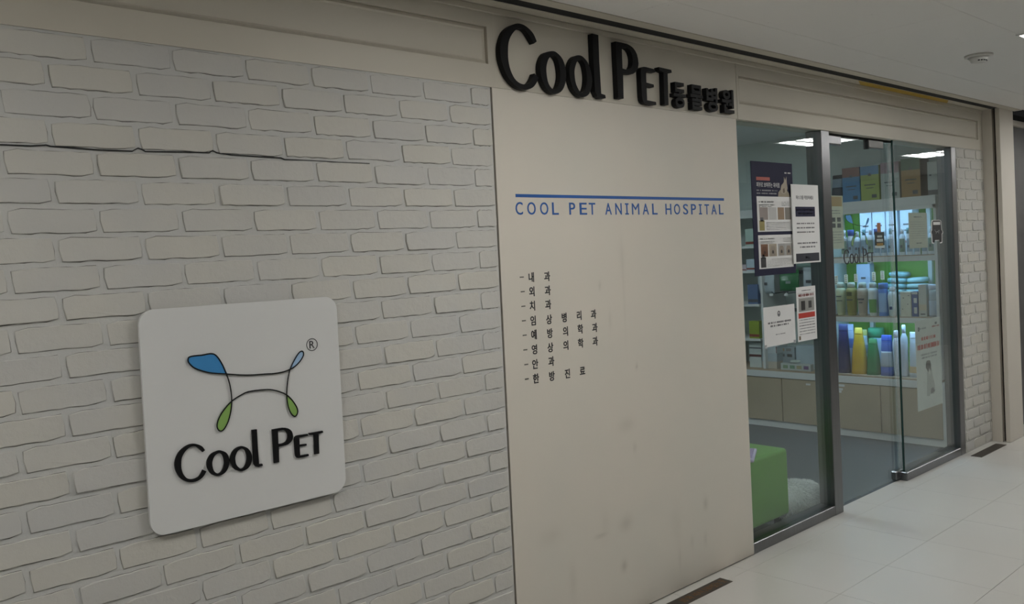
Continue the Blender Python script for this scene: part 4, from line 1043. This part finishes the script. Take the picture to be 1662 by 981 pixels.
for k, (a0, a1, m1, m2) in enumerate(((.15, .32, cm(120, 85, 62), cm(70, 48, 38)), (.34, .53, cm(165, 155, 138), cm(60, 55, 50)), (.56, .73, cm(160, 160, 158), cm(80, 76, 74)), (.73, .92, cm(170, 170, 168), cm(60, 58, 58)))):
    patch('photo', a0, a1, .165, .275, m1, .001); c0 = (a0+a1)/2; pdog([(c0-.055, .17), (c0-.06, .225), (c0-.04, .255), (c0+.04, .255), (c0+.06, .225), (c0+.055, .17)], cm(150, 140, 128) if k else cm(105, 72, 52), 'photo_head', .0012); pdog([(c0-.02, .19), (c0-.022, .21), (c0, .222), (c0+.022, .21), (c0+.02, .19)], m2, 'photo_muzzle', .0014)
for a_, b_ in ((.035, .985), (.965, .985), (.035, .02), (.965, .03)):
    p = (3.955+.405*a_, .0135, 1.396+.592*b_); lathe('suction_cup', [(.012, 0), (.008, .006), (.004, .008)], (0, 0, 0), CLEAR, t, 12)
    c_ = t.children[-1]
    for v in c_.data.vertices: w_ = v.co+base_loc(t); v.co = Vector((p[0]+w_.x, p[1]+.006-w_.z, p[2]+w_.y))-base_loc(t)
# mask notice board
t, patch, line, text = sheet('notice_board', 4.322, 4.612, 1.446, 1.876, .008, .005, PAPER, 'white mask notice with navy block, overlapping the steel post', 'notice')
text('마스크를 착용하세요', .16, .80, .81, .862, INK, .012)
patch('navy_block', .12, .84, .592, .718, NAVY); line(.16, .80, .678, .028, WINK, 1); line(.2, .76, .632, .028, WINK, 2)
for k, b_ in enumerate((.505, .45, .395)): line(.15, .80, b_, .018, INK, 20+k)
line(.15, .88, .255, .02, INK, 31); line(.24, .80, .205, .02, INK, 32)
patch('foot_bar', .08, .94, .02, .125, mat('dark_foot_bar', (.03, .032, .045), .5, var=.1)); line(.43, .58, .07, .03, PAPER, 33)
# white notice with small emblem
t, patch, line, text = sheet('paper_notice', 4.022, 4.334, 1.022, 1.230, GY-.0065, .001, PAPER, 'white landscape paper notice with a small emblem low on the left pane', 'notice')
EMB = INK
pts_ = [Vector((4.022+.312*(.48+.045*math.cos(k*.5236)), GY-.0072, 1.022+.208*(.80+.075*math.sin(k*.5236)))) for k in range(12)]
prism('emblem', [pts_, [Vector((4.022+.312*(.48+.025*math.cos(k*.5236)), GY-.0072, 1.022+.208*(.80+.042*math.sin(k*.5236)))) for k in range(12)]], Vector((0, .0006, 0)), INK, t)
patch('emblem_mark', .462, .498, .77, .80, INK)
line(.13, .86, .59, .05, INK, 41); line(.2, .78, .51, .05, INK, 42); line(.36, .66, .28, .03, GYINK, 43)
for a_ in (.0, .93): patch('tape', a_, a_+.06, -.02, .06, CLEAR, .0012)
# red striped notice
t, patch, line, text = sheet('paper_notice', 4.358, 4.566, 1.018, 1.316, GY-.0065, .001, PAPER, 'narrow notice with a red band and photos beside the steel post', 'notice')
line(.28, .74, .93, .016, INK, 51); line(.10, .92, .845, .055, cm(120, 60, 55), 52); patch('rule', .06, .95, .882, .886, INK); patch('rule', .06, .95, .80, .804, INK)
patch('photo', .10, .90, .545, .79, cm(150, 150, 145)); patch('photo_dark_cat', .22, .42, .57, .74, cm(45, 45, 45), .0012); patch('photo_dark_shape', .60, .76, .60, .73, cm(65, 65, 65), .0012)
patch('red_band', .07, .92, .425, .52, REDP)
for k in range(6): line(.10, .90, .39-k*.052, .018, GYINK if k != 2 else INK, 60+k)
patch('small_figure', .06, .14, .03, .10, cm(110, 95, 70))
# sheet behind the door glass, next to the post
a_, b_ = onY(1351, 322, .068), onY(1370.5, 402, .068)
t, patch, line, text = sheet('paper_notice', 4.775, b_.x, onY(1368, 404, .068).z, onY(1366, 318, .068).z, .068, .001, cm(205, 203, 185), 'cream notice with small pictures on the door beside the post', 'notice')
patch('photo', .1, .95, .80, .98, cm(180, 150, 110)); line(.15, .85, .72, .02, GYINK, 71); line(.15, .85, .67, .02, GYINK, 72)
for i in range(3):
    for j in range(2): patch('picture', .12+.28*i, .30+.28*i, .40+.11*j, .48+.11*j, INK, .001)
for k in range(5): line(.12, .9, .32-k*.05, .014, GYINK, 74+k)
# notice on the right pane
x0, x1 = onY(1475, 370, GY+.008).x, onY(1505, 370, GY+.008).x; z0, z1 = onY(1490, 403, GY+.008).z, onY(1490, 345.5, GY+.008).z
t, patch, line, text = sheet('paper_notice', x0, x1, z0, z1, GY+.008, .001, cm(200, 198, 182), 'plain cream notice sheet on the right pane', 'notice')
line(.28, .70, .88, .03, INK, 81); line(.38, .68, .14, .03, INK, 82)
for k in range(8): line(.08, .92, .74-k*.065, .012, GYINK, 83+k)
# small black plaque with white rim
x0, x1 = onY(1513, 376, GY-.008).x, onY(1528, 376, GY-.008).x; z0, z1 = onY(1520, 394, GY-.008).z, onY(1520, 358, GY-.008).z
pq = thing('door_plaque', 'small black plaque with white rim on the right pane', 'plaque', ((x0+x1)/2, GY-.01, z0))
w_ = x1-x0; h_ = z1-z0; q = lambda a_, b_, yy: Vector((x0+w_*a_, yy, z0+h_*b_))
rim = [(-.06, -.02), (.14, -.05), (.2, .08), (.78, .08), (.84, -.05), (1.06, -.02), (1.08, .36), (1.18, .42), (1.18, .5), (1.06, .56), (1.02, .96), (.92, 1.02), (.08, 1.02), (-.02, .96), (-.06, .56), (-.14, .5), (-.14, .42), (-.07, .36)]
prism('rim', [[q(a_, b_, GY-.0052) for a_, b_ in rim]], Vector((0, -.002, 0)), PAPER, pq)
prism('black_face', [[q(.5+(a_-.5)*.86, .5+(b_-.5)*.93+.01, GY-.0072) for a_, b_ in rim]], Vector((0, -.002, 0)), BLACKV, pq)
box('white_label', (x0+w_*.12, GY-.0102, z0+h_*.80), (x0+w_*.86, GY-.0092, z0+h_*.93), PAPER, pq)
tube('emblem', [q(.25, .58, GY-.0095), q(.33, .48, GY-.0095), q(.55, .50, GY-.0095), q(.72, .56, GY-.0095), q(.66, .40, GY-.0095)], .0022, GYINK, pq)
tube('emblem', [q(.35, .40, GY-.0095), q(.48, .50, GY-.0095), q(.62, .46, GY-.0095)], .0022, GYINK, pq)
# hanging tag with orange holder on the door
p0_, p1_ = onY(1420, 377, .068), onY(1435.5, 398, .068)
t = thing('hanging_tag', 'small black card with orange holder stuck on the glass door', 'tag', ((p0_.x+p1_.x)/2, .068, p1_.z))
box('card', (p0_.x, .068, p1_.z), (p1_.x, .071, p0_.z), mat('black_card', (.02, .02, .022), .5, var=.1), t)
box('white_foot', (p0_.x-.004, .068, p1_.z-.018), (p1_.x+.004, .070, p1_.z), PAPER, t)
q0, q1 = onY(1424, 362, .068), onY(1430, 378, .068)
box('orange_holder', (q0.x, .068, q1.z), (q1.x, .072, q0.z), cm(215, 130, 80), t, bev=.001)
box('print', (p0_.x+.03, .0674, p0_.z-.035), (p1_.x-.03, .068, p0_.z-.022), PAPER, t); box('print', (p0_.x+.02, .0674, p0_.z-.062), (p1_.x-.02, .068, p0_.z-.044), PAPER, t); box('print', (p0_.x+.02, .0674, p0_.z-.088), (p1_.x-.02, .068, p0_.z-.070), cm(190, 140, 60), t)
# dog poster, right pane
t, patch, line, text = sheet('poster', 5.885, 6.292, .400, 1.004, GY+.008, .002, cm(205, 206, 200), 'white poster with red headline and sitting dog on the right pane', 'poster')
line(.10, .42, .905, .018, GYINK, 91); patch('brand_mark', .10, .16, .88, .925, INK); line(.66, .95, .905, .02, cm(160, 80, 75), 92); patch('brand_dot', .78, .86, .925, .95, INK)
line(.22, .78, .79, .04, REDP, 93); line(.06, .95, .70, .062, REDP, 94); line(.2, .82, .61, .022, GYINK, 95); line(.22, .82, .575, .022, GYINK, 96)
def dogpic(pts, m_, nm, lift): prism(nm, [[Vector((5.885+.407*a_, GY+.008, .4+.604*b_)) for a_, b_ in pts]], Vector((0, -lift, 0)), m_, t)
dogpic([(.36, .14), (.40, .30), (.40, .40), (.44, .46), (.58, .44), (.62, .34), (.68, .26), (.70, .17), (.62, .14), (.52, .17), (.47, .13)], cm(165, 165, 160), 'pictured_body', .0006)
dogpic([(.36, .46), (.37, .51), (.42, .535), (.53, .53), (.57, .48), (.55, .42), (.50, .39), (.45, .40)], cm(75, 72, 68), 'pictured_head', .0008)
dogpic([(.52, .15), (.53, .21), (.62, .22), (.68, .17)], cm(95, 93, 90), 'pictured_haunch', .0009)
dogpic([(.45, .40), (.50, .36), (.53, .40), (.50, .45)], cm(190, 188, 182), 'pictured_muzzle', .001)

bpy.data.objects.remove(_fo, do_unlink=True); bpy.data.curves.remove(_fc)
